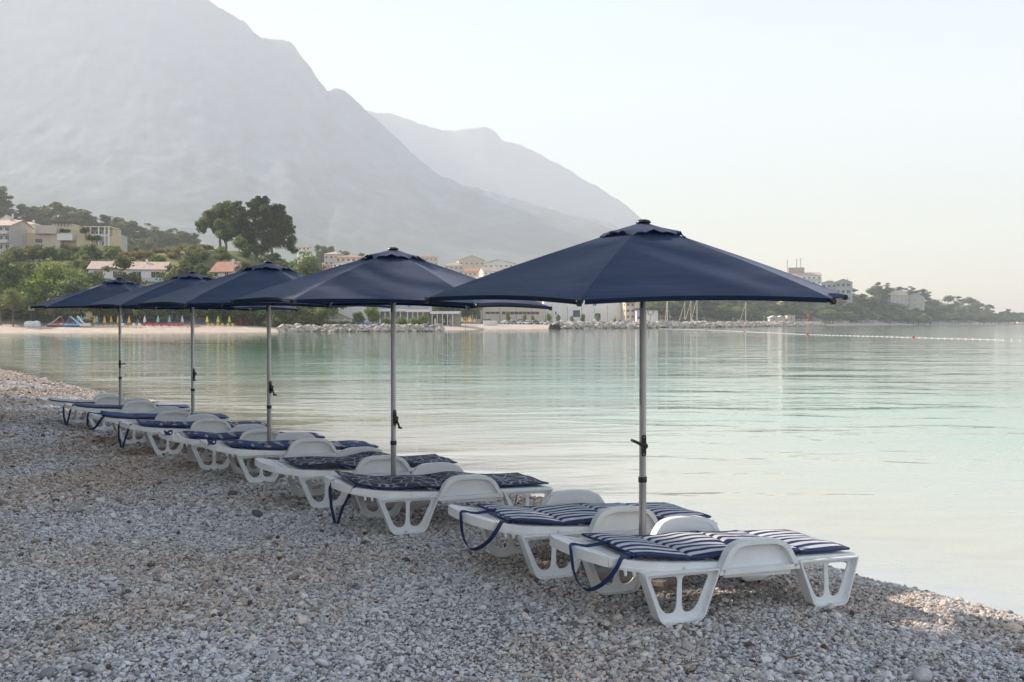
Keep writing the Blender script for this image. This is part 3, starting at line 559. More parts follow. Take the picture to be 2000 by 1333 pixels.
def cushion(bed, label, mt, seed, a0=-.44, th=.034, lift=1.0, b0=.06, straps='loop'):
    rs = random.Random(seed); t = thing('sunbed_cushion', label, 'cushion', group='cushions lying on the sunbeds')
    t.location = bed.location; t.rotation_euler = bed.rotation_euler
    cr = [a0, a0 + .42 + rs.uniform(-.03, .03), a0 + .85 + rs.uniform(-.03, .03), a0 + 1.28, 1.39]; b1 = WD - b0
    ph_ = rs.uniform(0, 6)
    def under(a, b): return bedz(a) + .006 + lift * (.012 + .020 * math.sin(a * 5.2 + ph_) ** 2 * (a < 1.0) + .012 * math.sin(b * 8 + a * 3 + ph_) ** 2 + .035 * max(0, 1 - abs(a - .62) / .3) * (b > .3))
    for q in range(4):
        lo, hi = cr[q] + .002, cr[q + 1] - .002; nu, nv = 19, 17; top = []; bot = []
        for i in range(nu):
            for j in range(nv):
                u = i / (nu - 1); v = j / (nv - 1); a = lo + (hi - lo) * u; b = b0 + (b1 - b0) * v; a += .02 * math.sin(b * 6 + seed) * (1 if q == 0 and u < .5 else 0) * (1 - 2 * u if u < .5 else 0)
                puff = (math.sin(math.pi * min(1, max(0, u))) ** .35 * .75 + .25) * (math.sin(math.pi * v) ** .3 * .8 + .2) if 0 < u < 1 and 0 < v < 1 else .22
                zb = under(a, b) + .003 * vnoise(a * 9, b * 9, seed)
                top.append((a, b, float(zb + th * puff + .004 * vnoise(a * 14, b * 10, seed + 3)))); bot.append((a, b, float(zb)))
        m = MB(); n = nu * nv; fs = []; ms = []
        for i in range(nu - 1):
            for j in range(nv - 1):
                k = i * nv + j; fs.append((k, k + nv, k + nv + 1, k + 1)); ms.append(0); fs.append((n + k, n + k + 1, n + k + nv + 1, n + k + nv)); ms.append(1)
        bd = [(i * nv) for i in range(nu)] + [(nu - 1) * nv + j for j in range(1, nv)] + [i * nv + nv - 1 for i in range(nu - 2, -1, -1)] + [j for j in range(nv - 2, 0, -1)]
        for i in range(len(bd)): k, k2 = bd[i], bd[(i + 1) % len(bd)]; fs.append((k, k2, n + k2, n + k)); ms.append(1)
        m.v = top + bot; m.f = fs; m.m = ms; part('cushion_pad', m, t, [mt, SIDEB], smooth=True, angle=50)
    m = MB(); e = lambda a, b: (a, b, under(a, b) + th * .35)
    for b in (b0 - .004, b1 + .004): m.tube([e(a, b) for a in np.linspace(a0, 1.39, 40)], .007, 6)
    m.tube([e(a0 - .004, b) for b in np.linspace(b0, b1, 14)], .008, 6); m.tube([e(1.394, b) for b in np.linspace(b0, b1, 14)], .007, 6); part('piping', m, t, NAVY_EDGE, smooth=True, angle=80)
    if straps == 'loop':
        z = bedz(-.58); pts = [(a0 + .02, .36, bedz(a0) + .05), (-.44, .31, bedz(-.44) + .012), (-.57, .27, z + .010), (-.598, .22, z - .05), (-.60, .17, z - .15), (-.57, .11, z - .22), (-.52, .05, z - .20), (-.47, -.01, z - .13), (-.43, -.03, z - .06), (-.39, -.01, z - .02), (a0 - .03, .05, bedz(a0) + .012), (a0 + .02, .10, bedz(a0) + .03)]
        sp = [pts[0]]
        for i in range(len(pts) - 1):
            P0 = np.array(pts[max(i - 1, 0)]); P1 = np.array(pts[i]); P2 = np.array(pts[i + 1]); P3 = np.array(pts[min(i + 2, len(pts) - 1)])
            for q in (1 / 3, 2 / 3, 1): sp.append(tuple(.5 * (2 * P1 + (P2 - P0) * q + (2 * P0 - 5 * P1 + 4 * P2 - P3) * q * q + (3 * P1 - P0 - 3 * P2 + P3) * q ** 3)))
        m = MB(); m.ribbon(sp, .034, .003, (.75, .25, -.6)); part('strap', m, t, NAVY_EDGE)
    elif straps == 'hang':
        m = MB(); z = bedz(-.55); m.ribbon([(a0 + .02, .34, bedz(a0) + .045), (-.56, .28, z + .012), (-.59, .25, z - .06), (-.585, .22, z - .2), (-.56, .19, z - .335), (-.54, .17, z - .34), (-.51, .13, z - .2), (-.48, .02, z - .06), (-.45, -.01, z - .0), (a0 + .02, .10, bedz(a0) + .03)], .028, .003, (.9, .3, 0)); part('strap', m, t, NAVY_EDGE)
    elif straps == 'knot':
        m = MB(); z = bedz(-.5); pts = [(-.5 + .05 * math.sin(q * 2.1), .12 + .05 * math.cos(q * 1.7), z + .03 + .025 * math.sin(q * 3.3)) for q in np.linspace(0, 9, 26)]; m.ribbon(pts, .02, .004, (.3, .5, .8)); part('strap', m, t, NAVY_EDGE)
    m = MB(); m.ribbon([(1.36, WD - .12, .325), (1.42, WD - .02, .28), (1.40, WD - .02, .14), (1.37, WD - .03, .03)], .026, .003, (.7, .7, 0)); part('foot_strap', m, t, NAVY_EDGE)
    return t
BEDS = [(1320, 1222), (1075, 1133), (790, 1045), (632, 995), (505, 947), (413, 921), (323, 890), (257, 870), (199, 843), (147, 829)]
BL = ['nearest white sunbed, under the blue and white striped cushion', 'second nearest white sunbed, between the two right umbrella poles', 'third white sunbed from the right, its whole side and arched arm in view', 'fourth sunbed from the right, just behind the pole of the second umbrella', 'fifth sunbed, right in front of the middle umbrella pole', 'sixth sunbed, in the middle of the far group', 'seventh sunbed, under a leaf print cushion with a hanging strap', 'eighth sunbed, its plain navy cushion in front of the fourth umbrella', 'ninth sunbed, second from the far left end of the row', 'farthest sunbed, leftmost, standing in sunlight']
CL = ['navy and white striped cushion on the nearest sunbed', 'navy and white striped cushion on the second sunbed, strap looped over its head end', 'dark cushion with pale line pattern on the third sunbed, long strap hanging', 'dark crumpled cushion with pale line pattern on the fourth sunbed', 'navy cushion with pale leaf print on the fifth sunbed', 'navy cushion with knotted strap on the sixth sunbed', 'navy leaf print cushion on the seventh sunbed with a strap hanging to the stones', 'plain navy cushion on the eighth sunbed', 'thin navy edged cushion on the ninth sunbed with a strap at its head', 'pale cushion with navy edging on the farthest sunbed']
CM = [STRIPE, STRIPE, LINES, LINES, BLOTCH, BLOTCH, BLOTCH, PLAINN, PLAINN, PALEC]; CS = ['loop', 'loop', 'hang', 'none', 'knot', 'knot', 'hang', 'loop', 'hang', 'none']
bed0 = make_bed()
for i, (px, py) in enumerate(BEDS):
    d = F * EYE / (py - HY); x, y = (px - 1000) / F * d, d
    yaw = R(25.4 + (0, 0, .6, -.5, .8, -.6, .4, 1.2, -.8, .5)[i]); c, s_ = math.cos(yaw), math.sin(yaw)
    z0 = gz(x, y); z1 = gz(x + 1.18 * c, y + 1.18 * s_); zf = gz(x - .7 * s_, y + .7 * c)
    b = bed0 if i == 0 else dup(bed0); b['label'] = BL[i]
    b.location = (x, y, z0 + .010); b.rotation_euler = (math.atan2(zf - z0, .7), -math.atan2(z1 - z0, 1.18), yaw)
    cushion(b, CL[i], CM[i], 11 + i * 5, a0=(-.27, -.28, -.42, -.25, -.30, -.26, -.32, -.38, -.42, -.42)[i], lift=(.6, .5, .7, 1.1, .5, .5, .5, .4, .3, .2)[i], th=(.032, .032, .03, .034, .036, .036, .036, .03, .024, .02)[i], b0=.035, straps=CS[i])

# ---------------------------------------------------------------- pebbles (stuff): instanced stones over the near beach
def gravel():
    def area(d0, d1, dens, sz):
        n = int(dens * 1.44 * (d1 * d1 - d0 * d0) * .5 * 1.0); d = np.sqrt(rng.uniform(d0 * d0, d1 * d1, n)); x = rng.uniform(-.82, .62, n) * d
        s = x * NV[0] + d * NV[1]; k = s < 7.75; return np.stack([x[k], d[k], np.full(k.sum(), sz)], 1)
    P = np.concatenate([area(3.9, 9, 4700, .0100), area(9, 13.5, 2700, .0130), area(13.5, 22, 1300, .0160), area(22, 34, 620, .021), area(34, 50, 260, .027)])
    n = len(P); z = height(P[:, 0], P[:, 1]); sz = P[:, 2] * np.exp(rng.normal(0, .34, n)); big = rng.random(n) < .012; sz[big] *= 1.9; sz *= .72 + .56 * fbm(P[:, 0] / .9, P[:, 1] / .9, 3, 33)
    s = P[:, 0] * NV[0] + P[:, 1] * NV[1]; ridge = np.exp(-((s - 7.15) / .3) ** 2); z = z + ridge * .012 + rng.uniform(-.35, .7, n) * sz
    me = bpy.data.meshes.new('pebbles'); me.vertices.add(n); me.vertices.foreach_set('co', np.stack([P[:, 0], P[:, 1], z], 1).ravel())
    def at_(nm, ty, v, key='value'): a = me.attributes.new(nm, ty, 'POINT'); a.data.foreach_set(key, np.ascontiguousarray(v).ravel())
    at_('psize', 'FLOAT_VECTOR', (sz[:, None] * np.stack([rng.uniform(.9, 1.5, n), rng.uniform(.7, 1.1, n), rng.uniform(.42, .8, n)], 1)).astype(np.float32), 'vector')
    at_('prot', 'FLOAT_VECTOR', np.stack([rng.normal(0, .38, n), rng.normal(0, .38, n), rng.uniform(0, 6.28, n)], 1).astype(np.float32), 'vector')
    wet = np.clip(1 - abs(s - 7.42) / .28, 0, 1); pat = fbm(P[:, 0] / 1.3, P[:, 1] / 1.3, 3, 21)
    at_('pick', 'INT', rng.integers(0, 8, n).astype(np.int32)); at_('tint', 'FLOAT', rng.random(n).astype(np.float32)); at_('brown', 'FLOAT', np.clip((pat - .45) * 2.2 + rng.normal(0, .3, n) + .35 * (s > 5.4) + np.clip((P[:, 1] - 6.5) / 9, 0, .55), 0, 1).astype(np.float32)); at_('wet', 'FLOAT', wet.astype(np.float32))  # brown mixes stone hue with warm sunlight painted along the shore strip
    m = bpy.data.materials.new('pebble_stone'); m.use_nodes = True; nt = m.node_tree; N = nt.nodes; L = nt.links; p = N['Principled BSDF']; p.inputs['Specular IOR Level'].default_value = .35
    def ia(nm): a = N.new('ShaderNodeAttribute'); a.attribute_type = 'INSTANCER'; a.attribute_name = nm; return a.outputs['Fac']
    r = N.new('ShaderNodeValToRGB'); L.new(ia('tint'), r.inputs[0]); e = r.color_ramp.elements; [e.new(.5) for _ in range(5)]
    for q, (po, c) in zip(e, [(0, (.08, .07, .06)), (.03, (.24, .23, .235)), (.2, (.41, .405, .41)), (.5, (.57, .565, .575)), (.75, (.68, .675, .68)), (.93, (.73, .72, .70)), (1, (.82, .80, .76))]): q.position = po; q.color = (*c, 1)
    x = N.new('ShaderNodeMix'); x.data_type = 'RGBA'; x.blend_type = 'MULTIPLY'; L.new(ia('brown'), x.inputs[0]); L.new(r.outputs[0], x.inputs[6]); x.inputs[7].default_value = (.89, .74, .61, 1)
    tc = N.new('ShaderNodeTexCoord'); nz = N.new('ShaderNodeTexNoise'); nz.inputs['Scale'].default_value = 2.2; nz.inputs['Detail'].default_value = 6; L.new(tc.outputs['Object'], nz.inputs['Vector'])
    mr = N.new('ShaderNodeMapRange'); L.new(nz.outputs['Fac'], mr.inputs[0]); mr.inputs[1].default_value = .3; mr.inputs[2].default_value = .7; mr.inputs[3].default_value = .78; mr.inputs[4].default_value = 1.12
    hs = N.new('ShaderNodeHueSaturation'); L.new(mr.outputs[0], hs.inputs['Value']); L.new(x.outputs[2], hs.inputs['Color'])
    wx = N.new('ShaderNodeMix'); wx.data_type = 'RGBA'; wx.blend_type = 'MULTIPLY'; L.new(ia('wet'), wx.inputs[0]); L.new(hs.outputs[0], wx.inputs[6]); wx.inputs[7].default_value = (.48, .42, .36, 1); L.new(wx.outputs[2], p.inputs['Base Color'])
    ro = N.new('ShaderNodeMapRange'); L.new(ia('wet'), ro.inputs[0]); ro.inputs[3].default_value = .8; ro.inputs[4].default_value = .35; L.new(ro.outputs[0], p.inputs['Roughness'])
    import bmesh
    pc = bpy.data.collections.new('pebble_shapes')
    for k in range(8):
        bm = bmesh.new(); bmesh.ops.create_icosphere(bm, subdivisions=2 if k < 4 else 1, radius=1.0); r_ = np.random.default_rng(k + 50); cuts = [Vector(r_.normal(size=3)).normalized() for _ in range(9)]; lim = [r_.uniform(.62, .95) for _ in range(9)]
        for v in bm.verts:
            for c, l_ in zip(cuts, lim):
                dd = v.co.dot(c)
                if dd > l_: v.co -= c * (dd - l_) * .92
            v.co *= 1 + r_.uniform(-.03, .03)
        pm = bpy.data.meshes.new('pebble_shape'); bm.to_mesh(pm); bm.free(); pm.materials.append(m)
        if k < 4: pm.polygons.foreach_set('use_smooth', [True] * len(pm.polygons)); pm.set_sharp_from_angle(angle=R(38))
        pc.objects.link(bpy.data.objects.new('pebble_shape', pm))
    o = part('pebbles', me, None); tag(o, kind='stuff')
    g = bpy.data.node_groups.new('pebble_scatter', 'GeometryNodeTree'); g.interface.new_socket('Geometry', in_out='INPUT', socket_type='NodeSocketGeometry'); g.interface.new_socket('Geometry', in_out='OUTPUT', socket_type='NodeSocketGeometry')
    gi = g.nodes.new('NodeGroupInput'); go = g.nodes.new('NodeGroupOutput'); ip = g.nodes.new('GeometryNodeInstanceOnPoints'); ci = g.nodes.new('GeometryNodeCollectionInfo'); ci.inputs[0].default_value = pc; ci.inputs['Separate Children'].default_value = True; ci.inputs['Reset Children'].default_value = True
    def na(nm, ty): a = g.nodes.new('GeometryNodeInputNamedAttribute'); a.data_type = ty; a.inputs[0].default_value = nm; return a.outputs[0]
    g.links.new(gi.outputs[0], ip.inputs['Points']); g.links.new(ci.outputs[0], ip.inputs['Instance']); ip.inputs['Pick Instance'].default_value = True
    g.links.new(na('pick', 'INT'), ip.inputs['Instance Index']); g.links.new(na('prot', 'FLOAT_VECTOR'), ip.inputs['Rotation']); g.links.new(na('psize', 'FLOAT_VECTOR'), ip.inputs['Scale']); g.links.new(ip.outputs[0], go.inputs[0])
    md = o.modifiers.new('scatter', 'NODES'); md.node_group = g
gravel()

# ---------------------------------------------------------------- trees
def crown(name, lobes, n, size, mt, seed, flat=.75, core=True):
    r = np.random.default_rng(seed); L0 = np.array(lobes, float); sub = []
    for q in L0:
        for _ in range(6):
            e = r.normal(size=3); e /= np.linalg.norm(e); e[2] = abs(e[2]) * .8 if r.random() < .7 else e[2]; sub.append((*(q[:3] + e * q[3] * r.uniform(.65, 1.02) * (1, 1, flat)), q[3] * r.uniform(.26, .48)))
    L = np.concatenate([L0 * (1, 1, 1, .86), np.array(sub)]); w = L[:, 3] ** 2; idx = r.choice(len(L), n, p=w / w.sum())
    d = r.normal(size=(n, 3)); d /= np.linalg.norm(d, axis=1)[:, None]; rad = L[idx, 3] * (1 - .55 * r.random(n) ** 2.2) * (.9 + .25 * r.random(n))
    c = L[idx, :3] + d * rad[:, None] * np.array((1, 1, flat))
    nn = d + r.normal(size=(n, 3)) * .75; nn /= np.linalg.norm(nn, axis=1)[:, None]; a = np.cross(nn, r.normal(size=(n, 3))); a /= np.linalg.norm(a, axis=1)[:, None]; b = np.cross(nn, a)
    s = (size * (.6 + .8 * r.random(n)))[:, None]; V = np.stack([c - a * s * .5, c + b * s * .33 + nn * s * .1, c + a * s * .55, c - b * s * .33], 1).reshape(-1, 3)
    m = MB(); m.v = [tuple(p) for p in V]; m.f = [(4 * i, 4 * i + 1, 4 * i + 2, 4 * i + 3) for i in range(n)]; m.m = [0] * n
    me = bpy.data.meshes.new(name)
    if core:
        for (x, y, z, rr) in lobes:
            o = len(m.v); ph = [(math.acos(1 - 2 * (i + .5) / 14), i * 2.39996) for i in range(14)]
            import bmesh
            bm = bmesh.new(); bmesh.ops.create_icosphere(bm, subdivisions=1, radius=rr * .5)
            for v in bm.verts: k = 1 + r.uniform(-.2, .2); m.v.append((x + v.co.x * k, y + v.co.y * k, z + v.co.z * k * flat))
            for f in bm.faces: m.f.append(tuple(o + v.index for v in f.verts)); m.m.append(0)
            bm.free()
    me.from_pydata(m.v, [], m.f); me.materials.append(mt); me.update(); return me
def trunk_mesh(h, r0, lobes, seed, lean=.0, split=.45):
    rs = random.Random(seed); m = MB(); top = (lean * h, rs.uniform(-.1, .1), h * split); m.tube([(0, 0, -.6), (lean * .3 * h, 0, h * split * .5), top], [r0 * 1.25, r0 * .9, r0 * .7], 7)
    for (x, y, z, rr) in lobes[:7]:
        mid = (top[0] * .5 + x * .5, top[1] * .5 + y * .5, top[2] * .45 + z * .5 - .1 * h); m.tube([top, mid, (x, y, z)], [r0 * .55, r0 * .35, r0 * .12], 5)
    return m
L_PINE = leaf_mat('pine_needles', (.06, .08, .032), (.19, .215, .075), tr=.4); L_OLIVE = leaf_mat('olive_leaves', (.10, .12, .045), (.30, .31, .11), tr=.35); L_BRIGHT = leaf_mat('bright_leaves', (.10, .16, .03), (.32, .38, .08), tr=.45); L_DARK = leaf_mat('dark_leaves', (.06, .095, .03), (.23, .28, .08), tr=.4); L_GRASS = leaf_mat('dry_grass', (.17, .13, .05), (.32, .26, .11), scale=.8)
BARK = mat('bark', (.16, .12, .09), .9, var=.35, vs=4, bump=.6, bs=20)
def lobes_for(kind, h, w, rs):
    L = []
    if kind == 'round':
        for i in range(9): a = rs.uniform(0, 6.28); q = rs.uniform(0, .32) * w; L.append((q * math.cos(a), q * math.sin(a), h * rs.uniform(.42, .78), w * rs.uniform(.20, .30)))
        L.append((0, 0, h * .82, w * .26))
    elif kind == 'pine':
        for i in range(19): a = rs.uniform(0, 6.28); z = rs.uniform(.2, .9); q = rs.uniform(.06, .42) * w * (1.3 - z * .85); L.append((q * math.cos(a), q * math.sin(a), h * z, w * rs.uniform(.12, .2)))
        L.append((rs.uniform(-.05, .05) * w, 0, h * .92, w * .14))
    elif kind == 'shrub':
        for i in range(8): a = rs.uniform(0, 6.28); q = rs.uniform(0, .34) * w; L.append((q * math.cos(a), q * math.sin(a), h * rs.uniform(.2, .7), w * rs.uniform(.16, .27)))
    elif kind == 'umbrella':
        for i in range(10): a = i * .63 + rs.uniform(-.2, .2); q = rs.uniform(.15, .4) * w; L.append((q * math.cos(a), q * math.sin(a), h * rs.uniform(.62, .8), w * rs.uniform(.15, .2)))
        L.append((0, 0, h * .86, w * .25))
    return L
def make_tree(name, label, cat, kind, h, w, mt, n, size, seed, loc, group=None, r0=None, flat=.8, rz=0):
    rs = random.Random(seed); L = lobes_for(kind, h, w, rs); t = thing(name, label, cat, loc, rz, group)
    part('crown', crown('crown', L, n, size, mt, seed, flat), t)
    part('trunk', trunk_mesh(h, r0 or h * .022, sorted(L, key=lambda l: -l[3]), seed), t, BARK, smooth=True); return t

# shade trees on the inland side of the beach, left of the view: their shadow lies over the sunbeds
SH = [make_tree('pine_tree', 'tall pine at the back of the beach, outside the left edge of the view', 'tree', 'pine', 13.5, 9.5, L_PINE, 5200, .42, 900 + k, (0, 0, 0), 'pines at the back of the beach') for k in range(3)]
k = 0
for t_, s_, sc in [(10.5, -4, 1.0), (15, -5.5, 1.05), (18.5, -3.2, .95), (23, -5, 1.05), (27, -3.6, .98), (31, -5.2, 1.03), (35.0, -4.2, 1.0), (13, -10, 1.15), (20, -10.5, 1.15), (26, -10, 1.2), (32.5, -10.5, 1.15), (5.5, -5.5, 1.0)]:
    x, y = st(s_, t_); o = SH[k] if k < 3 else dup(SH[k % 3]); sc *= 1.02; o.location = (x, y, gz(x, y)); o.rotation_euler = (0, 0, k * 1.3); o.scale = (sc,) * 3; k += 1

# ---------------------------------------------------------------- trees of the far shore
def protos(kind, n, h, w, mt, leaves, size, seed, flat=.8):
    out = []
    for k in range(n):
        rs = random.Random(seed + k); L = lobes_for(kind, h, w, rs)
        out.append((crown('crown', L, leaves, size, mt, seed + k, flat), trunk_mesh(h, h * .022, sorted(L, key=lambda l: -l[3]), seed + k).mesh('trunk', BARK, True)))
    return out
P_SHRUB = protos('shrub', 4, 5, 7, L_DARK, 1500, .48, 100); P_OLIVE = protos('shrub', 4, 5, 6.5, L_OLIVE, 1500, .45, 120); P_BRIGHT = protos('round', 3, 9, 11, L_BRIGHT, 3400, .5, 140)
P_PINE = protos('pine', 6, 14, 9.5, L_PINE, 2900, .52, 160, .7); P_ROUND = protos('round', 5, 10, 10, L_DARK, 3000, .5, 180); P_UMB = protos('umbrella', 3, 9, 8, L_OLIVE, 2400, .4, 200); P_GRASS = protos('shrub', 3, 1.6, 5, L_GRASS, 500, .5, 220, .6)
CNT = {}
def plant(pr, name, label, cat, x, y, sc, rz, group, sz=1.0, sink=.2):
    cm, tm = pr[int(rz * 1000) % len(pr)]; t = thing(name, label, cat, (x, y, gz(x, y) - sink), rz, group)
    t.scale = (sc * sz, sc * sz, sc); part('crown', cm, t); part('trunk', tm, t); return t
rs = random.Random(5)
HEADS = [(1350, 'behind the left masts of the harbour'), (1430, 'between the two groups of masts'), (1500, 'behind the right masts'), (1570, 'behind the red beacon'), (1630, 'below the right tip of the nearest umbrella'), (1700, 'just right of the nearest umbrella'), (1760, 'before the headland houses'), (1820, 'right of the headland houses'), (1880, 'where the skyline begins to fall'), (1940, 'on the falling end of the skyline'), (9999, 'at the right edge of the picture')]
SLOPES = [(0, 'beyond the left edge of the picture'), (60, 'at the left edge below the pale apartment house'), (130, 'below the left half of the cream villa'), (215, 'below the ivy terrace of the villa'), (300, 'above the pale house with balcony'), (380, 'between the pale house and the big pines'), (460, 'under the left big pine'), (540, 'under the tallest big pine'), (9999, 'at the right end of the slope')]
RIDGES = [(40, 'above the white gabled house'), (110, 'above the cream villa'), (180, 'behind the ivy terrace'), (260, 'right of the villa'), (9999, 'low at the right end of the ridge')]
def near_of(px, tab): return next(l for a, l in tab if px < a)
def lbl_side(px):
    return 'behind the farthest umbrella' if px < 160 else 'above the second last umbrella' if px < 420 else 'above the middle umbrella' if px < 600 else 'right of the big pines'
# slope on the left: thick shrubs in bands
n = 0
for band, (d, p0, p1, step, hs) in enumerate([(268, -200, 560, 30, (1.5, 2.3)), (282, -200, 600, 27, (1.1, 1.9)), (296, -200, 610, 27, (1.0, 1.6)), (311, -200, 600, 25, (.8, 1.4)), (326, -200, 330, 28, (.7, 1.2)), (324, 380, 600, 28, (.7, 1.2)), (340, 480, 630, 26, (.8, 1.3))]):
    p = p0
    while p < p1:
        px = p + rs.uniform(-8, 8); dd = d + rs.uniform(-6, 6); x = (px - 1000) / F * dd; p += step * rs.uniform(.75, 1.2)
        if (176 < px < 330 and 270 < dd < 312) or (400 < px < 462 and 285 < dd < 312) or (-45 < px < 215 and 322 < dd): continue
        if band == 4 and 220 < px < 330: continue
        kind = rs.random(); s_ = rs.uniform(*hs)
        if band == 0 and 40 < px < 150: continue
        if kind < .5: plant(P_SHRUB, 'green_bush', 'dark green bush on the slope, ' + near_of(px, SLOPES), 'bush', x, dd, s_, rs.uniform(0, 6), 'dark bushes covering the slope')
        elif kind < .85: plant(P_OLIVE, 'olive_bush', 'grey green olive bush on the slope, ' + near_of(px, SLOPES), 'bush', x, dd, s_, rs.uniform(0, 6), 'olive bushes covering the slope')
        else: plant(P_ROUND, 'round_tree', 'dark round tree on the slope, ' + near_of(px, SLOPES), 'tree', x, dd, s_ * .55, rs.uniform(0, 6), 'round trees among the bushes')
        n += 1
for i in range(17):
    px = 18 + i * 12.5 + rs.uniform(-3, 3); dd = 339 + rs.uniform(-4, 4); plant([P_SHRUB, P_OLIVE][i % 2], 'villa_bush', 'bush growing close under the cream villa, ' + ['first', 'second', 'third', 'fourth', 'fifth', 'sixth', 'seventh', 'eighth', 'ninth', 'tenth', 'eleventh', 'twelfth', 'thirteenth', 'fourteenth', 'fifteenth', 'sixteenth', 'seventeenth'][i] + ' from the left', 'bush', (px - 1000) / F * dd, dd, rs.uniform(1.0, 1.5), rs.uniform(0, 6), 'bushes under the cream villa')
for i in range(34):
    px = rs.uniform(215, 420); dd = rs.uniform(322, 346); plant(P_GRASS, 'grass_tuft', 'dry golden grass clump on the crest of the hill', 'grass', (px - 1000) / F * dd, dd, rs.uniform(.7, 1.3), rs.uniform(0, 6), 'dry grass clumps on the hill crest')
def tree1(pr, name, label, px, d, h, hp, rz, group=None, sz=1.0, zb=None):
    x = (px - 1000) / F * d; t = plant(pr, name, label, 'tree', x, d, h / hp, rz, group, sz)
    if zb is not None: t.location.z = zb
    return t
tree1(P_BRIGHT, 'bright_tree', 'bright yellow green broad tree behind the farthest umbrella', 105, 262, 15, 9, .4, None, 1.0)
tree1(P_BRIGHT, 'bright_tree', 'lower light green tree left of the bright broad tree', 62, 258, 11, 9, 1.4, None, 1.1)
tree1(P_BRIGHT, 'bright_tree', 'small bright green tree right of the middle umbrella top', 622, 300, 12, 9, 2.2, None, .8)
tree1(P_ROUND, 'round_tree', 'tall dark tree at the left edge of the picture', 5, 262, 17, 10, .5, None, .9)
tree1(P_ROUND, 'round_tree', 'large dark tree under the bright broad tree', 140, 256, 12, 10, 1.1, None, 1.3)
tree1(P_UMB, 'umbrella_tree', 'olive green umbrella shaped tree on the far beach, leftmost', 26, 247, 9.5, 9, .2, None, .85)
tree1(P_UMB, 'umbrella_tree', 'small rounded tree at the left edge behind the far beach', 2, 250, 8, 9, 1.2, None, .8)
tree1(P_UMB, 'umbrella_tree', 'small rounded tree behind the red pedal boat', 105, 250, 7.4, 9, .7, None, .8)
tree1(P_PINE, 'pine_tree', 'pale green pine behind the farthest umbrella top', 205, 268, 14, 14, .3, None, 1.2)
tree1(P_PINE, 'pine_tree', 'green pine in front of the pale house with balcony', 240, 264, 17.5, 14, 1.3, None, 1.1)
tree1(P_OLIVE, 'olive_tree', 'small olive tree hiding the left end of the pale house', 188, 280, 7, 5, 1.0, None, 1.0)
tree1(P_PINE, 'pine_tree', 'light green pine right of the pale house, behind the second umbrella top', 365, 275, 14, 14, 2.0, None, 1.0)
tree1(P_PINE, 'pine_tree', 'light green pine left of the red roofed house', 395, 280, 13, 14, 2.6, None, .9)
tree1(P_PINE, 'pine_tree', 'green pine right of the red roofed house', 475, 285, 15, 14, 3.1, None, 1.3)
tree1(P_PINE, 'pine_tree', 'green pine below the big pines, above the middle umbrella', 515, 292, 17, 14, 3.9, None, 1.2)
tree1(P_ROUND, 'round_tree', 'dark evergreen mound at the right end of the wooded hill', 600, 325, 16, 10, 4.3, None, .9)
tree1(P_ROUND, 'round_tree', 'dark evergreen right of the hill, beside the pale town houses', 628, 335, 11, 10, 5.3, None, .8)
tree1(P_ROUND, 'round_tree', 'dark bush on the hill crest, alone against the far ridge', 266, 345, 3.6, 10, 1.9, None, 1.7)
# the two big pines on the hill
def big_tree(label, px, d, lobes, trunk_to, mt, n, seed, zbase):
    x = (px - 1000) / F * d; t = thing('big_pine', label, 'tree', (x, d, zbase)); k = d / F
    L = [((lx - px) * k, oy, EYE + (HY - ly) * k - zbase, lr * k) for lx, ly, lr, oy in lobes]
    part('crown', crown('crown', [(a_, b_, c_, r_ * 1.15) for a_, b_, c_, r_ in L], n, .5, mt, seed, .85, core=True), t)
    m = MB(); top = Vector(((trunk_to[0] - px) * k, 0, EYE + (HY - trunk_to[1]) * k - zbase)); m.tube([(0, 0, -1.5), top * .5 + Vector((.3, 0, 0)), top], [.55, .42, .34], 8)
    for q in sorted(L, key=lambda q: -q[3])[:9]: m.tube([top * .6, ((top.x + q[0]) / 2, q[1] / 2, (top.z + q[2]) / 2 - .4), q[:3]], [.24, .16, .06], 6)
    part('trunk', m, t, BARK, smooth=True); return t
G1 = gz((425 - 1000) / F * 345, 345); G2 = gz((535 - 1000) / F * 345, 345)
big_tree('big spreading pine on the hill crest, left of the taller one', 432, 345, [(400, 437, 13, 0), (393, 447, 10, 1), (412, 425, 14, -1), (430, 412, 15, 0), (447, 404, 13, 1), (458, 415, 15, -1), (470, 428, 14, 1), (440, 428, 14, 2), (455, 440, 13, -2), (420, 445, 9, 0), (475, 445, 12, 0), (465, 400, 8, 0), (388, 440, 6, 0), (452, 448, 14, 1), (468, 458, 13, 0), (430, 455, 12, 2), (478, 465, 12, 1), (415, 436, 12, 1), (446, 462, 12, -1), (473, 412, 9, 0)], (425, 440), L_PINE, 19000, 301, G1)
big_tree('tallest big dark pine on the hill crest', 535, 345, [(503, 398, 11, 0), (518, 394, 10, 1), (492, 402, 8, -1), (500, 420, 15, 0), (520, 415, 17, -1), (538, 410, 14, 1), (545, 425, 16, 0), (555, 440, 15, -1), (530, 440, 18, 0), (505, 445, 16, 1), (562, 455, 14, 0), (568, 447, 9, 1), (545, 462, 15, -1), (520, 465, 15, 1), (495, 465, 12, 0), (571, 470, 10, 0), (505, 388, 5, 0), (520, 387, 4, 0), (482, 440, 12, 0), (487, 458, 13, 1), (545, 475, 14, 0), (520, 480, 14, 1), (495, 478, 12, 0), (565, 480, 12, 0), (550, 408, 9, 0), (508, 408, 12, 0), (530, 425, 16, 0), (560, 430, 10, 0), (490, 420, 10, 0), (574, 490, 8, 0)], (525, 450), L_PINE, 34000, 302, G2 - 1)
big_tree('round ivy covered tree in front of the two big pines', 441, 338, [(440, 445, 14, 0), (432, 438, 9, -1), (450, 455, 12, -1), (436, 458, 11, -2), (445, 466, 9, -1)], (441, 468), L_DARK, 3600, 303, gz((441 - 1000) / F * 338, 338))
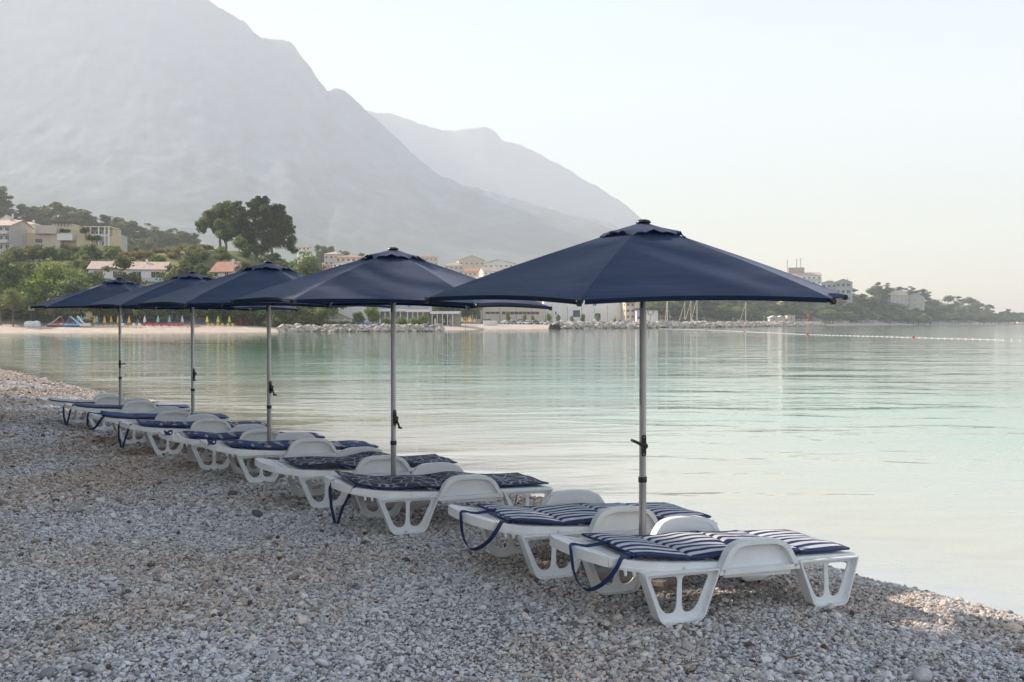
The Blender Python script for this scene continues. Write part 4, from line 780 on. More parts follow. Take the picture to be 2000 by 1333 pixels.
# ridge trees far behind
for i in range(110):
    px = rs.uniform(-60, 380); d = rs.uniform(770, 850); s_ = rs.uniform(.95, 1.75) * (1.15 - .35 * px / 380); tree1(P_PINE, 'ridge_pine', 'hazy pine on the far ridge, ' + near_of(px, RIDGES), px, d, 14 * s_, 14, rs.uniform(0, 6), 'hazy pines on the ridge at the left', 1.35)
for i in range(30):
    px = rs.uniform(620, 735); d = rs.uniform(760, 830); tree1(P_PINE, 'ridge_pine', 'hazy pine on the low ridge above the town roofs', px, d, rs.uniform(10, 17) * (1.1 - (px - 620) / 400), 14, rs.uniform(0, 6), 'hazy pines above the town', 1.0)
for i in range(16):
    px = rs.choice([rs.uniform(270, 420), rs.uniform(190, 260)]); d = rs.uniform(600, 700); tree1(P_ROUND, 'round_tree', 'hazy tree on the hollow between hill and ridge', px, d, rs.uniform(9, 15), 10, rs.uniform(0, 6), 'hazy trees in the hollow', 1.0)
# wooded headland on the right
for i in range(290):
    px = rs.uniform(1275, 2040); d0_ = float(np.interp(px, [1275, 1500, 1600, 1700, 1850, 1950, 2040], [640, 820, 905, 985, 1165, 1330, 1540])); d = d0_ + (20 if i % 4 else 12) + abs(rs.gauss(0, 1)) * 85
    h = rs.uniform(16, 19.5) * (1 if px < 1900 else .9); tree1(P_PINE if i % 2 else P_ROUND, 'headland_pine', 'hazy pine in the headland wood, ' + near_of(px, HEADS), px, d, h, 14, rs.uniform(0, 6), 'pines of the headland wood', 1.55)
for px, d, h, l in [(1683, 1060, 19, 'pointed pine rising just right of the nearest umbrella'), (1706, 1060, 21, 'highest pine on the headland skyline'), (1724, 1075, 17, 'pine with forked top on the headland skyline'), (1752, 1090, 16, 'small pine left of the headland houses')]:
    tree1(P_PINE, 'headland_pine', l, px, d, h, 14, px * .01, None, .8)
for i in range(9): tree1(P_ROUND if i % 2 else P_PINE, 'headland_tree', 'low tree in front of the headland houses, %s from the left' % ['first', 'second', 'third', 'fourth', 'fifth', 'sixth', 'seventh', 'eighth', 'ninth'][i], 1728 + i * 11, 1085 + (i * 7) % 12, 9.5 + (i * 5) % 4, 14 if i % 2 == 0 else 10, i, None, 1.5)
for i in range(6): tree1(P_ROUND if i % 2 else P_OLIVE, 'shade_tree', 'low shade tree before the grey huts over the jetty, %s from the left' % ['first', 'second', 'third', 'fourth', 'fifth', 'sixth'][i], 540 + i * 17, 261, 5.5 + (i * 7) % 3, 10 if i % 2 else 5, i, None, 1.0)
for i, (px, d, h) in enumerate([(470, 262, 7), (497, 262, 7.5), (548, 270, 9), (570, 275, 8), (600, 282, 10), (622, 290, 11), (640, 292, 9), (520, 268, 8), (285, 258, 6.5), (310, 258, 6), (390, 262, 7), (430, 262, 8)]):
    tree1(P_ROUND, 'round_tree', 'dark shade tree behind the far beach, %s' % ['above the playground', 'right of the playground', 'left of the stone jetty', 'over the jetty root', 'with trunk behind the jetty', 'beside the white pavilion', 'next to the restaurant', 'behind the third pole', 'over the beach bar', 'right of the beach bar', 'left of the yellow loungers', 'behind the yellow loungers'][i], px, d, h, 10, i * .7, None, 1.2)
for i in range(12): tree1(P_ROUND if i % 2 else P_BRIGHT, 'round_tree', 'yellowish tree behind the orange parasols and tents, %s from the left' % ['first', 'second', 'third', 'fourth', 'fifth', 'sixth', 'seventh', 'eighth', 'ninth', 'tenth', 'eleventh', 'twelfth'][i], 838 + i * 7.5, 405 + (i * 37) % 30, 9 + (i * 5) % 4, 10, i * .8, None, 1.1)
for i, (px, h) in enumerate([(701, 4.6), (728, 6.6), (755, 3.6), (784, 4.2), (806, 4.2), (826, 5.2)]):
    tree1(P_BRIGHT, 'potted_tree', 'small bright tree before the restaurant, %s from the left' % ['first', 'second and tallest', 'third and lowest', 'fourth', 'fifth', 'sixth'][i], px, 292, h, 9, i * .9, None, .8)
for i, px in enumerate([992, 1025, 1041, 1071, 1090, 1117, 1138, 1166, 1200]):
    tree1(P_BRIGHT, 'street_tree', 'thin young street tree by the car park, %s from its left end' % ['first', 'second', 'third', 'fourth', 'fifth', 'sixth', 'seventh', 'eighth', 'ninth'][i], px, 410, 5.0 - (i % 3) * .6, 9, i * .5, None, .42)

# ---------------------------------------------------------------- far buildings
WHITEW = mat('white_wall', (.76, .74, .70), .85, var=.08, vs=.4); CREAM = mat('cream_wall', (.60, .50, .34), .85, var=.08, vs=.3); PALE = mat('pale_wall', (.52, .47, .42), .85, var=.1, vs=.4); GREYW = mat('grey_wall', (.42, .42, .42), .8, var=.08, vs=.3)
PEACH = mat('peach_wall', (.62, .52, .42), .85, var=.08, vs=.3); BEIGE = mat('beige_wall', (.40, .35, .29), .85, var=.15, vs=.4)
TILE = mat('roof_tile', (.36, .18, .12), .85, var=.3, vs=1.2); TILE2 = mat('faded_roof_tile', (.48, .36, .30), .85, var=.3, vs=1.2); DARKG = mat('dark_glass', (.035, .045, .06), .15, var=.1); FRAME = mat('window_frame', (.6, .6, .58), .5, var=.05); BROWNW = mat('brown_wood', (.16, .09, .06), .7, var=.3, vs=3)
RAIL = mat('pale_rail', (.55, .57, .6), .5, var=.05); DKGREY = mat('dark_grey_metal', (.07, .075, .08), .5, var=.1); BRED = mat('bright_red', (.55, .03, .03), .4, var=.1); BBLUE = mat('bright_blue', (.05, .19, .48), .45, var=.1)
wm_cache = {}
def window(parent, x, z, w, h, y, glass=None):
    k = (round(w, 2), round(h, 2))
    if k not in wm_cache:
        f = MB(); t = .09
        for a in ((-w / 2, -w / 2 + t, 0, h), (w / 2 - t, w / 2, 0, h), (-w / 2 + t, w / 2 - t, 0, t), (-w / 2 + t, w / 2 - t, h - t, h), (-t / 2, t / 2, t, h - t)): f.box(a[0], a[1], -.10, .02, a[2], a[3])
        wm_cache[k] = (f.mesh('window', FRAME), MB().box(-w / 2 + t * .8, w / 2 - t * .8, -.04, .01, t * .8, h - t * .8).mesh('pane', DARKG))
    a, b = wm_cache[k]; o = part('window', a, parent, loc=(x, y, z)); part('pane', b, o); return o
def house(label, px0, px1, yt, yb, d, depth, wall, roof='gable', rmat=TILE, floors=2, cols=4, rz=0, ww=1.2, wh=1.4, rise=None, balcony=0, cat='house', name='house', group=None, sink=4, side=2, chimney=True):
    w = (px1 - px0) / F * d; zt = EYE + (HY - yt) / F * d; zb = EYE + (HY - yb) / F * d; x = ((px0 + px1) / 2 - 1000) / F * d; H = zt - zb
    t = thing(name, label, cat, (x, d, zb), rz, group); rise = rise if rise is not None else (w * .16 if roof == 'gable' else 0); wallh = H - rise if roof in ('gable', 'side', 'hip') else H
    m = MB(); m.box(-w / 2, w / 2, 0, depth, -sink, wallh)
    if roof == 'gable': m.plate([[(-w / 2, wallh), (w / 2, wallh), (0, H - .12)]], .01, depth - .01)
    if roof == 'side': m.plate([[(0.0, wallh), (depth, wallh), (depth / 2, H - .12)]], -w / 2 + .01, w / 2 - .01, ax='yz')
    part('wall', m, t, wall); e = .5; m = MB()
    if roof == 'gable':
        for s in (-1, 1): m.plate([[(0, H), (0, H - .22), (s * (w / 2 + e), wallh - .22 - e * rise / (w / 2)), (s * (w / 2 + e), wallh - e * rise / (w / 2))]], -e, depth + e)
    elif roof == 'side':
        for s in (-1, 1): c = depth / 2; m.plate([[(c, H), (c, H - .22), (c + s * (c + e), wallh - .22 - e * rise / c), (c + s * (c + e), wallh - e * rise / c)]], -w / 2 - e, w / 2 + e, ax='yz')
    elif roof == 'hip':
        c = depth / 2; a = min(w / 2 - .5, c); m.add([(-w / 2 - e, -e, wallh), (w / 2 + e, -e, wallh), (w / 2 + e, depth + e, wallh), (-w / 2 - e, depth + e, wallh), (-w / 2 + a, c, H), (w / 2 - a, c, H)], [(0, 1, 5, 4), (1, 2, 5), (2, 3, 4, 5), (3, 0, 4), (3, 2, 1, 0)])
    else: m.box(-w / 2 - .15, w / 2 + .15, -.15, depth + .15, H, H + .25)
    part('roof', m, t, rmat if roof != 'flat' else wall)
    if chimney and roof != 'flat': part('chimney', MB().box(w * .2, w * .2 + .7, depth * .4, depth * .4 + .7, wallh, H + .7), t, wall)
    fh = wallh / max(1, floors)
    for f in range(floors):
        for c in range(cols):
            window(t, -w / 2 + w * (c + .5) / cols, fh * f + fh * .28, min(ww, w / cols * .6), min(wh, fh * .5), -.0)
        if balcony:
            b = MB(); b.box(-w / 2 + .3, w / 2 - .3, -1.3, -.01, fh * f - .12, fh * f + .05) if f else None
            if f:
                b.box(-w / 2 + .3, w / 2 - .3, -1.3, -1.22, fh * f + .05, fh * f + 1.0); part('balcony', b, t, RAIL if balcony == 1 else wall)
    if side:
        for f in range(floors):
            for c in range(side):
                o = window(t, 0, 0, min(ww, depth / side * .6), min(wh, fh * .5), 0); o.location = (-w / 2, depth * (c + .5) / side, fh * f + fh * .28); o.rotation_euler = (0, 0, -math.pi / 2)
                o.rotation_euler = (0, 0, -math.pi / 2)
    return t
# cream villa on the hill
d = 352; k = d / F
t = thing('cream_villa', 'cream modern villa with curved upper wall and ivy terrace on the hill', 'house', at(100, d, z=0)); t.location.z = 0
X = lambda px: (px - 100) * k
Z = lambda py: EYE + (HY - py) * k
part('lower_wall', MB().box(X(26), X(67), 1, 12, Z(525), Z(455.5)), t, CREAM)
part('wall', MB().box(X(67), X(118), .5, 12, Z(525), Z(458)), t, PEACH)
cv = []
for q in np.linspace(math.pi * 1.02, math.pi * 1.75, 14): cv.append((X(92) + math.cos(q) * X(124) * 1.0, 3 + math.sin(q) * 5.2))
m = MB(); lp = [(X(68), 9)] + [(X(68) + (X(112) - X(68)) * f, 2.2 - 3.4 * math.sin(math.pi * (.15 + .6 * f))) for f in np.linspace(0, 1, 12)] + [(X(112), 9)]; m.plate([lp], Z(457.5), Z(441.5), ax='xy'); part('curved_wall', m, t, PEACH, smooth=True)
part('upper_wall', MB().box(X(112), X(168), 3, 14, Z(480), Z(441.8)), t, CREAM)
part('parapet', MB().box(X(112), X(142), .2, 3, Z(470), Z(456.5)), t, WHITEW)
m = MB(); m.box(X(86), X(128), 6, 12, Z(440.8), Z(434)); part('roof_room', m, t, GREYW)
for q in range(6): part('post', MB().box(X(87 + q * 6.5), X(88 + q * 6.5), 5.8, 5.95, Z(441), Z(433)), t, BROWNW)
part('roof_slab', MB().box(X(85), X(130), 5, 12.5, Z(433), Z(432.2)), t, BROWNW)
m = MB(); m.box(X(150), X(214), .6, 12, Z(525), Z(463)); part('terrace', m, t, CREAM)
m = MB(); m.box(X(168), X(212), 4, 12, Z(463), Z(444)); part('terrace_room', m, t, CREAM)
part('pergola', MB().box(X(166), X(215), 0, 9, Z(444), Z(442.6)), t, WHITEW)
for px in (177.5, 193.5, 205.5, 213): part('column', MB().box(X(px - 1.2), X(px + 1.2), .1, .6, Z(482), Z(444)), t, WHITEW)
part('railing', MB().box(X(178), X(212), .2, .3, Z(463), Z(457.5)), t, RAIL)
for px, py, w, h in ((73, 475, 1.4, 1.5), (80, 475, 1.3, 1.5)): window(t, X(px), Z(py), w, h, .5)
for px, py, w, h in ((173, 461, .9, 2.0), (186, 461, 2.1, 2.0), (199, 461, 1.0, 2.0)): window(t, X(px), Z(py), w, h, 4)
for px in (190, 201): window(t, X(px), Z(480), .9, 1.6, .5)
for i, (lx, ly, w_, l_) in enumerate([(168, 452, 10, 'dark ivy hanging over the left end of the villa terrace'), (185, 466, 22, 'dark hedge along the foot of the villa terrace'), (125, 451, 14, 'potted shrubs on the villa roof terrace')]):
    o = thing('ivy', l_, 'plant', (X(lx) + t.location.x, d - .6 if i < 2 else d + 1.2, Z(ly) - 1.2)); L = [((q - .5) * w_ * k * 1.0, 0, 1.2 + (.6 if i == 0 else .1) * math.sin(q * 9), (1.0 if i != 2 else .7)) for q in np.linspace(0, 1, 6)]
    part('foliage', crown('foliage', L, 700, .42, L_DARK, 400 + i, .9), o)
house('pale apartment house with long balcony at the left edge of the picture', -45, 25, 427, 492, 345, 13, PALE, 'side', TILE2, 3, 5, R(-8), ww=2.2, wh=1.9, rise=2.4, balcony=1)
house('white gabled house with red roof at the top left', 0, 30, 419, 452, 455, 12, WHITEW, 'gable', TILE2, 2, 2, R(18), ww=1.0, rise=3)
house('pale house with pink roof behind the cream villa', 30, 68, 432, 470, 430, 10, WHITEW, 'hip', TILE2, 2, 3, R(0), rise=1.6)
house('pale house with shallow pink roof, chimney and balcony below the hill', 178, 320, 509, 575, 292, 12, WHITEW, 'side', TILE2, 2, 4, R(10), ww=2.6, wh=1.9, rise=2.4, balcony=1)
house('small white house with bright red tiled roof between the pines', 410, 456, 510, 545, 302, 9, WHITEW, 'side', TILE, 1, 2, R(-14), rise=3.0)
house('low house with brown tiled roof behind the second umbrella', 322, 388, 531, 560, 285, 9, BEIGE, 'side', TILE, 1, 3, R(4), rise=1.6)
house('grey low house at the back of the hill crest', 213, 240, 461, 480, 400, 9, GREYW, 'flat', TILE, 1, 2, R(10))
house('long house with striped red and white roof left of the second umbrella', 596, 652, 516, 552, 372, 12, WHITEW, 'side', TILE, 1, 4, R(20), rise=4)
TOWN = [(583, 606, 479, 500, 620, 'hip', 'pale house right behind the big pines'), (633, 662, 491, 520, 640, 'hip', 'pale house behind the dark evergreen mound'), (656, 716, 498, 524, 600, 'hip', 'wide cream town house left of the second umbrella top'), (648, 690, 510, 535, 560, 'gable', 'lower white town house under the wide cream one'),
        (820, 856, 498, 520, 900, 'hip', 'pinkish house just right of the second umbrella top'), (896, 947, 499, 545, 890, 'gable', 'tallest white town block with red roof'), (944, 1004, 507, 545, 910, 'gable', 'white town block with long red roof, right of the tallest'), (868, 905, 513, 545, 860, 'hip', 'low pale house left of the tallest town block'),
        (905, 950, 523, 560, 820, 'side', 'red roofed terrace below the tallest town block'), (943, 985, 522, 560, 800, 'side', 'white terrace house below the right town block'), (885, 925, 538, 575, 760, 'side', 'pale terrace house lowest at the left of the town'), (925, 970, 540, 580, 740, 'side', 'white house lowest in the middle of the town'), (975, 1010, 535, 575, 760, 'hip', 'pale house at the right end of the town'),
        (740, 800, 520, 560, 700, 'hip', 'hazy house hidden behind the second umbrella'), (840, 885, 525, 560, 780, 'side', 'pale house left of the red roofed terrace')]
for i, (a, b, yt, yb, dd, rf, l) in enumerate(TOWN):
    house(l, a, b, yt, yb, dd, 12, [WHITEW, PALE, PEACH][i % 3], rf, TILE2 if i % 2 else TILE, 3 if yb - yt > 30 else 2, max(3, int((b - a) / 9)), R([14, -10, 8, -16, 20][i % 5]), rise=(yb - yt) / F * dd * .2, ww=1.5, wh=1.5, balcony=2 if i % 3 == 0 else 0, sink=10, side=2)
# headland buildings
t = house('hotel block with antennas on its roof above the right end of the nearest umbrella', 1528, 1603, 532, 585, 1150, 20, WHITEW, 'side', TILE2, 5, 8, R(-6), rise=3.5, ww=2.6, wh=1.6, balcony=1, cat='hotel', name='hotel')
part('roof_room', MB().box(-14, 4, 6, 14, 26, 37), t, TILE2)
for i, (x, z) in enumerate(((-15, 46), (-4.5, 47), (0, 48))): part('antenna', MB().tube([(x, 8, 30), (x, 8, z)], [.35, .6], 6), t, GREYW)
house('concrete block with orange roof over dark loggias behind the headland pines', 1632, 1661, 545, 590, 1010, 14, GREYW, 'gable', TILE, 3, 3, R(-24), rise=3.0, ww=3.4, wh=3.2, cat='building', name='apartment_block')
house('lower grey wing left of the concrete block', 1604, 1634, 548, 590, 1020, 12, GREYW, 'gable', TILE2, 3, 3, R(-10), rise=2.4, ww=2.8, wh=2.6, cat='building', name='apartment_block')
house('pale red roofed house among the headland pines', 1738, 1775, 568, 592, 1130, 12, PALE, 'side', TILE2, 2, 4, R(12), rise=5)
house('pale house with sloping roof right of the other headland house', 1770, 1804, 572, 600, 1135, 12, PALE, 'gable', TILE2, 2, 3, R(-20), rise=5)
house('tiny white house at the right edge of the picture', 1990, 2012, 617, 632, 1500, 12, WHITEW, 'hip', BBLUE, 1, 3, 0, rise=3)

# ---------------------------------------------------------------- waterfront of the far shore
def front(label, px0, px1, yt, yb, d, depth, wall, wins=(), cat='building', name='waterfront_building', extra=None):
    k = d / F; t = thing(name, label, cat, at((px0 + px1) / 2, d, z=EYE + (HY - yb) * k)); c = (px0 + px1) / 2; zb = EYE + (HY - yb) * k
    part('wall', MB().box((px0 - c) * k, (px1 - c) * k, 0, depth, -2, EYE + (HY - yt) * k - zb), t, wall)
    part('parapet', MB().box((px0 - c) * k - .1, (px1 - c) * k + .1, -.12, depth + .1, EYE + (HY - yt) * k - zb, EYE + (HY - yt) * k - zb + .35), t, wall)
    for (a, b, y0, y1, mt) in wins:
        o = part('window', MB().box((a - c) * k, (b - c) * k, -.08, .02, EYE + (HY - y1) * k - zb, EYE + (HY - y0) * k - zb), t, FRAME)
        n_ = max(1, int((b - a) / 8)); w_ = (b - a) * k / n_
        for q in range(n_): part('pane', MB().box((a - c) * k + w_ * q + .08, (a - c) * k + w_ * (q + 1) - .08, -.14, -.07, EYE + (HY - y1) * k - zb + .12, EYE + (HY - y0) * k - zb - .12), o, mt or DARKG)
    return t
front('long white hall behind the car park, left half warm lit', 922, 1062, 596, 628, 440, 20, PEACH, [(923, 939, 609, 624, DKGREY), (948, 976, 609, 614, None), (980, 1053, 608.5, 615, None)])
front('large pale grey hall with tall windows, right of the car park', 1062, 1243, 586, 627, 446, 24, WHITEW, [(1119, 1133, 606, 620, None), (1158, 1165, 588, 598, BBLUE), (1162, 1173, 612, 625, None), (1084, 1087, 609, 615, None), (1216, 1223, 592, 597, None)])
front('cream upper storey above the white hall, half hidden by the nearest umbrella', 1068, 1118, 572, 598, 470, 14, PEACH, [(1070, 1087, 589, 594, None), (1095, 1100, 588, 596, None)])
house('small red roofed house beside the grey hall', 1222, 1240, 585, 625, 438, 8, PEACH, 'side', TILE, 3, 2, R(8), rise=1.2)
front('white office building behind the restaurant', 650, 720, 588, 620, 340, 12, WHITEW, [(717, 719.5, 592, 604, None), (660, 672, 592, 597, None)])
front('grey and white building behind the restaurant roof', 722, 838, 590, 622, 350, 12, GREYW, [(796, 803, 592, 601, BBLUE), (830, 834, 592, 599, None), (750, 770, 592, 598, None)])
k = 345 / F
t = thing('beach_restaurant', 'white beach restaurant with long pale awning and open front', 'restaurant', at(770, 345, z=1.2))
for a, b, yy in ((-115, -42, 601), (-42, 22, 605.5), (22, 70, 606.5), (70, 128, 610)):
    z = (HY - yy) * k + EYE - 1.2; part('awning', MB().box(a * k, b * k, 0, 9, z, z + .3), t, WHITEW); part('valance', MB().box(a * k, b * k, -.1, .0, z - .6, z + .1), t, WHITEW)
    for q in range(int((b - a) / 10)): part('post', MB().box((a + 4 + q * 10) * k - .13, (a + 4 + q * 10) * k + .13, .1, .36, -.5, z), t, WHITEW)
    part('back_wall', MB().box(a * k, b * k, 9, 9.4, -.5, z), t, PALE)
for q in range(10): part('doorway', MB().box((-105 + q * 22) * k, (-94 + q * 22) * k, 8.8, 8.98, 0, 3.0), t, DARKG)
part('kiosk_wall', MB().box(-112 * k, -85 * k, .5, 5, 0, 5.2), t, PEACH)
k = 265 / F
for (a, b, yt, yb, mt, l) in [(243, 330, 600, 634, BEIGE, 'plain beige beach bar wall behind the farthest umbrella pole'), (331, 352, 603, 630, GREYW, 'small grey hut with dark window behind the red loungers'), (505, 535, 606, 632, PALE, 'pale pavilion behind the playground'), (553, 580, 612, 630, GREYW, 'white hut under the trees left of the jetty'), (592, 626, 613, 630, GREYW, 'white columned pavilion over the jetty')]:
    front(l, a, b, yt, yb, 266, 6, mt, [((a + b) / 2 - 3, (a + b) / 2 + 3, yt + 8, yb - 8, None)] if b - a < 60 else [(302, 312, 609, 630, DKGREY)], name='beach_building')
t = front('white pavilion kiosk with dark roof on the harbour quay', 1243, 1285, 607, 627, 432, 5, WHITEW, [(1245, 1252, 611, 624, None)], name='kiosk', cat='kiosk')
part('roof', MB().box(-5.1, 5.1, -.6, 5.6, 4.6, 5.4), t, DKGREY)
part('hedge', crown('hedge', [(q * 1.0, 0, .8, .8) for q in range(14)], 900, .4, L_DARK, 440), tag(thing('hedge', 'dark clipped hedge behind the stone jetty', 'hedge', at(592, 264, z=1.0))  , None))
for i, (p_, d_, n_, z_, l_) in enumerate([(545, 270, 22, 1.2, 'long dark hedge at the back of the beach by the jetty'), (1218, 425, 7, .9, 'low dark hedge beside the grey hall'), (350, 270, 26, 1.8, 'dark hedge behind the red loungers'), (60, 262, 26, 2.2, 'dark hedge at the left behind the far beach')]):
    o = thing('hedge', l_, 'hedge', at(p_, d_, z=gz((p_ - 1000) / F * d_, d_))); part('foliage', crown('foliage', [((q - n_ / 2) * 1.1, rs.uniform(-.3, .3), z_ * .6, z_ * .65) for q in range(n_)], n_ * 90, .42, L_DARK, 441 + i, 1.0), o)

# closed parasols and loungers on the far beach
FY = mat('yellow_fabric', (.70, .42, .05), .8, var=.1, trans=.2); FT = mat('teal_fabric', (.22, .52, .50), .8, var=.1, trans=.2); FG = mat('grey_fabric', (.58, .58, .66), .8, var=.1); FL = mat('lime_fabric', (.62, .60, .10), .8, var=.1, trans=.2); FC = mat('cream_fabric', (.66, .58, .40), .8, var=.1, trans=.2); FW = mat('white_fabric', (.7, .7, .68), .8, var=.06)
FR = mat('crimson_fabric', (.55, .04, .10), .75, var=.15); FB = mat('blue_fabric', (.06, .20, .52), .75, var=.15); FYL = mat('golden_plastic', (.62, .42, .08), .5, var=.1)
def beach_pt(px, off):
    """point on the far beach, off metres inland of the waterline, seen at column px"""
    dx = (px - 1000) / F; ds = np.arange(200, 430, .5); D = signed(dx * ds, ds); i = int(np.argmax(D > off)); d = float(ds[i]); return dx * d, d
par_cache = {}
def parasol(px, off, mt, label, group, h=2.7):
    if mt.name not in par_cache:
        t = thing('closed_parasol', 'x', 'parasol'); prof = [(.05, h * .42), (.30, h * .36), (.33, h * .42), (.24, h * .62), (.12, h * .85), (.03, h * .98)]
        m = MB(); n = 10; vs = []; 
        for r_, z in prof[1:]: vs += [((r_ * (1 + .22 * (j % 2))) * math.cos(j * math.pi * 2 / n), (r_ * (1 + .22 * (j % 2))) * math.sin(j * math.pi * 2 / n), z) for j in range(n)]
        m.add(vs, [(i * n + j, i * n + (j + 1) % n, (i + 1) * n + (j + 1) % n, (i + 1) * n + j) for i in range(4) for j in range(n)]); part('folded_canopy', m, t, mt); part('pole', MB().tube([(0, 0, -.3), (0, 0, h)], .035, 6), t, ALU)
        par_cache[mt.name] = t
    else: t = dup(par_cache[mt.name])
    x, y = beach_pt(px, off); t.location = (x, y, gz(x, y)); t['label'] = label; t['group'] = group; t.rotation_euler = (0, 0, px * .37); return t
for i, (px, off) in enumerate([(185, 13), (204.5, 13), (217, 17), (231, 13), (252.5, 13)]): parasol(px, off, FY, 'closed orange yellow parasol on the far beach, %s' % ['leftmost, touching a teal one', 'second from left', 'third, standing a little back', 'half hidden by the farthest pole', 'rightmost of the yellow row'][i], 'closed yellow parasols')
for i, (px, off) in enumerate([(152, 20), (159, 19), (189.5, 17), (237, 18), (309, 18), (331, 18)]): parasol(px, off, FT, 'closed teal parasol on the far beach, %s' % ['leftmost behind the blue pedal boat', 'second behind the pedal boats', 'behind the leftmost yellow one', 'right of the farthest pole', 'left one behind the red loungers', 'right one behind the red loungers'][i], 'closed teal parasols')
for i, (px, off) in enumerate([(283, 17), (356, 18)]): parasol(px, off, FG, 'closed grey parasol behind the red loungers, %s' % ['left one', 'right one by the second pole'][i], 'closed grey parasols')
for i, px in enumerate((405, 426, 448)): parasol(px, 16, FL, 'closed lime yellow parasol, %s' % ['left of three', 'middle of three', 'right of three'][i] + ' over yellow loungers', 'closed lime parasols')
for i, px in enumerate([673, 703, 712, 727, 731, 736, 742, 758, 783, 791, 809]): parasol(px, 10 + (i * 7) % 5, FG, 'closed grey parasol at the restaurant beach, %s from the left' % ['first', 'second', 'third', 'fourth', 'fifth', 'sixth', 'seventh', 'eighth', 'ninth', 'tenth', 'eleventh'][i], 'closed grey parasols at the restaurant', )
for i, px in enumerate([750, 795, 807, 822, 836, 850, 866, 868, 878, 888]): parasol(px, 13 + (i * 5) % 4, FC, 'closed cream parasol before the restaurant, %s from the left' % ['first', 'second', 'third', 'fourth', 'fifth', 'sixth', 'seventh', 'eighth', 'ninth', 'tenth'][i], 'closed cream parasols')
for i, px in enumerate([899, 907, 912, 920, 927]): parasol(px, 20, FY, 'closed orange parasol left of the parked vans, %s of five' % ['first', 'second', 'third', 'fourth', 'last'][i], 'closed orange parasols')
lg_cache = {}
def lounger(px, off, mt, label, group, up=0, rz=0):
    key = (mt.name, up)
    if key not in lg_cache:
        t = thing('beach_lounger', 'x', 'lounger'); m = MB(); m.box(-.32, .32, -.75, .5, .30, .36); part('seat', m, t, mt)
        a = R(8 + up * 42); m = MB(); m.add([(-.32, .5, .33), (.32, .5, .33), (.32, .5 + .75 * math.cos(a), .33 + .75 * math.sin(a)), (-.32, .5 + .75 * math.cos(a), .33 + .75 * math.sin(a)), (-.32, .5, .39), (.32, .5, .39), (.32, .5 + .75 * math.cos(a), .39 + .75 * math.sin(a)), (-.32, .5 + .75 * math.cos(a), .39 + .75 * math.sin(a))], [(3, 2, 1, 0), (4, 5, 6, 7), (0, 1, 5, 4), (1, 2, 6, 5), (2, 3, 7, 6), (3, 0, 4, 7)]); part('backrest', m, t, mt)
        for x, y in ((-.28, -.6), (.28, -.6), (-.28, .45), (.28, .45)): part('leg', MB().box(x - .03, x + .03, y - .03, y + .03, -.05, .30), t, FW)
        lg_cache[key] = t
    else: t = dup(lg_cache[key])
    x, y = beach_pt(px, off); t.location = (x, y, gz(x, y)); t['label'] = label; t['group'] = group; t.rotation_euler = (0, 0, rz); return t
ORD = ['first', 'second', 'third', 'fourth', 'fifth', 'sixth', 'seventh', 'eighth', 'ninth', 'tenth', 'eleventh', 'twelfth', 'thirteenth', 'fourteenth', 'fifteenth', 'sixteenth', 'seventeenth', 'eighteenth', 'nineteenth', 'twentieth']
for i in range(10): lounger(187 + i * 9.5, 9, FYL, 'flat yellow lounger in the far beach row, %s from the left' % ORD[i], 'flat yellow loungers', 0, R(12))
for i, px in enumerate((240, 262, 273)): lounger(px, 12, FW, 'white lounger with raised back, %s of three by the farthest pole' % ORD[i], 'white loungers on the far beach', 1, R(25))
for i in range(14): lounger(282 + i * 8.1 + (i % 3), 10 + (i % 2) * 3, FR, 'crimson lounger on the far beach, %s from the left' % ORD[i], 'crimson loungers', 1 if i < 10 else 0, R(20))
for i, px in enumerate((408, 416, 427, 436, 447, 456)): lounger(px, 11, FYL, 'golden lounger with raised back, %s of six' % ORD[i], 'golden loungers', 1, R(30))
for i in range(20): lounger(694 + i * 4.2 + (4 if i > 9 else 0), 11 + i % 3, FB, 'blue lounger on the restaurant beach, %s from the left' % ORD[i], 'blue loungers by the restaurant', 1, R(25))
for i in range(12): lounger(828 + i * 9, 7, FB, 'flat blue lounger near the water, %s from the left' % ORD[i], 'flat blue loungers near the water', 0, R(80))
for i in range(8): lounger(630 + i * 5, 19, FB, 'blue lounger above the stone jetty, %s from the left' % ORD[i], 'blue loungers above the jetty', 1, R(10))

# party tents, boats, vehicles
for i, (px, w) in enumerate(((848, 5.6), (864, 5.0))):
    x, y = beach_pt(px, 22 + i * 3); t = thing('party_tent', 'white peaked tent before the restaurant, %s one' % ['left', 'right'][i], 'tent', (x, y, gz(x, y)), R(6), 'white peaked tents')
    m = MB(); m.add([(-w / 2, -w / 2, 2.3), (w / 2, -w / 2, 2.3), (w / 2, w / 2, 2.3), (-w / 2, w / 2, 2.3), (0, 0, 4.0)] + [(-w * .2, -w * .2, 2.95), (w * .2, -w * .2, 2.95), (w * .2, w * .2, 2.95), (-w * .2, w * .2, 2.95)], [(0, 1, 6, 5), (1, 2, 7, 6), (2, 3, 8, 7), (3, 0, 5, 8), (5, 6, 4), (6, 7, 4), (7, 8, 4), (8, 5, 4)]); part('roof', m, t, FW)
    for a in (-1, 1):
        for b in (-1, 1): part('post', MB().tube([(a * w / 2, b * w / 2, 0), (a * w / 2, b * w / 2, 2.35)], .05, 6), t, FW)
GLASS = mat('car_glass', (.03, .04, .05), .1, var=0); TYRE = mat('tyre', (.02, .02, .02), .8, var=.1); LAMP = mat('headlight', (.8, .8, .8), .2, var=0)
car_me = {}
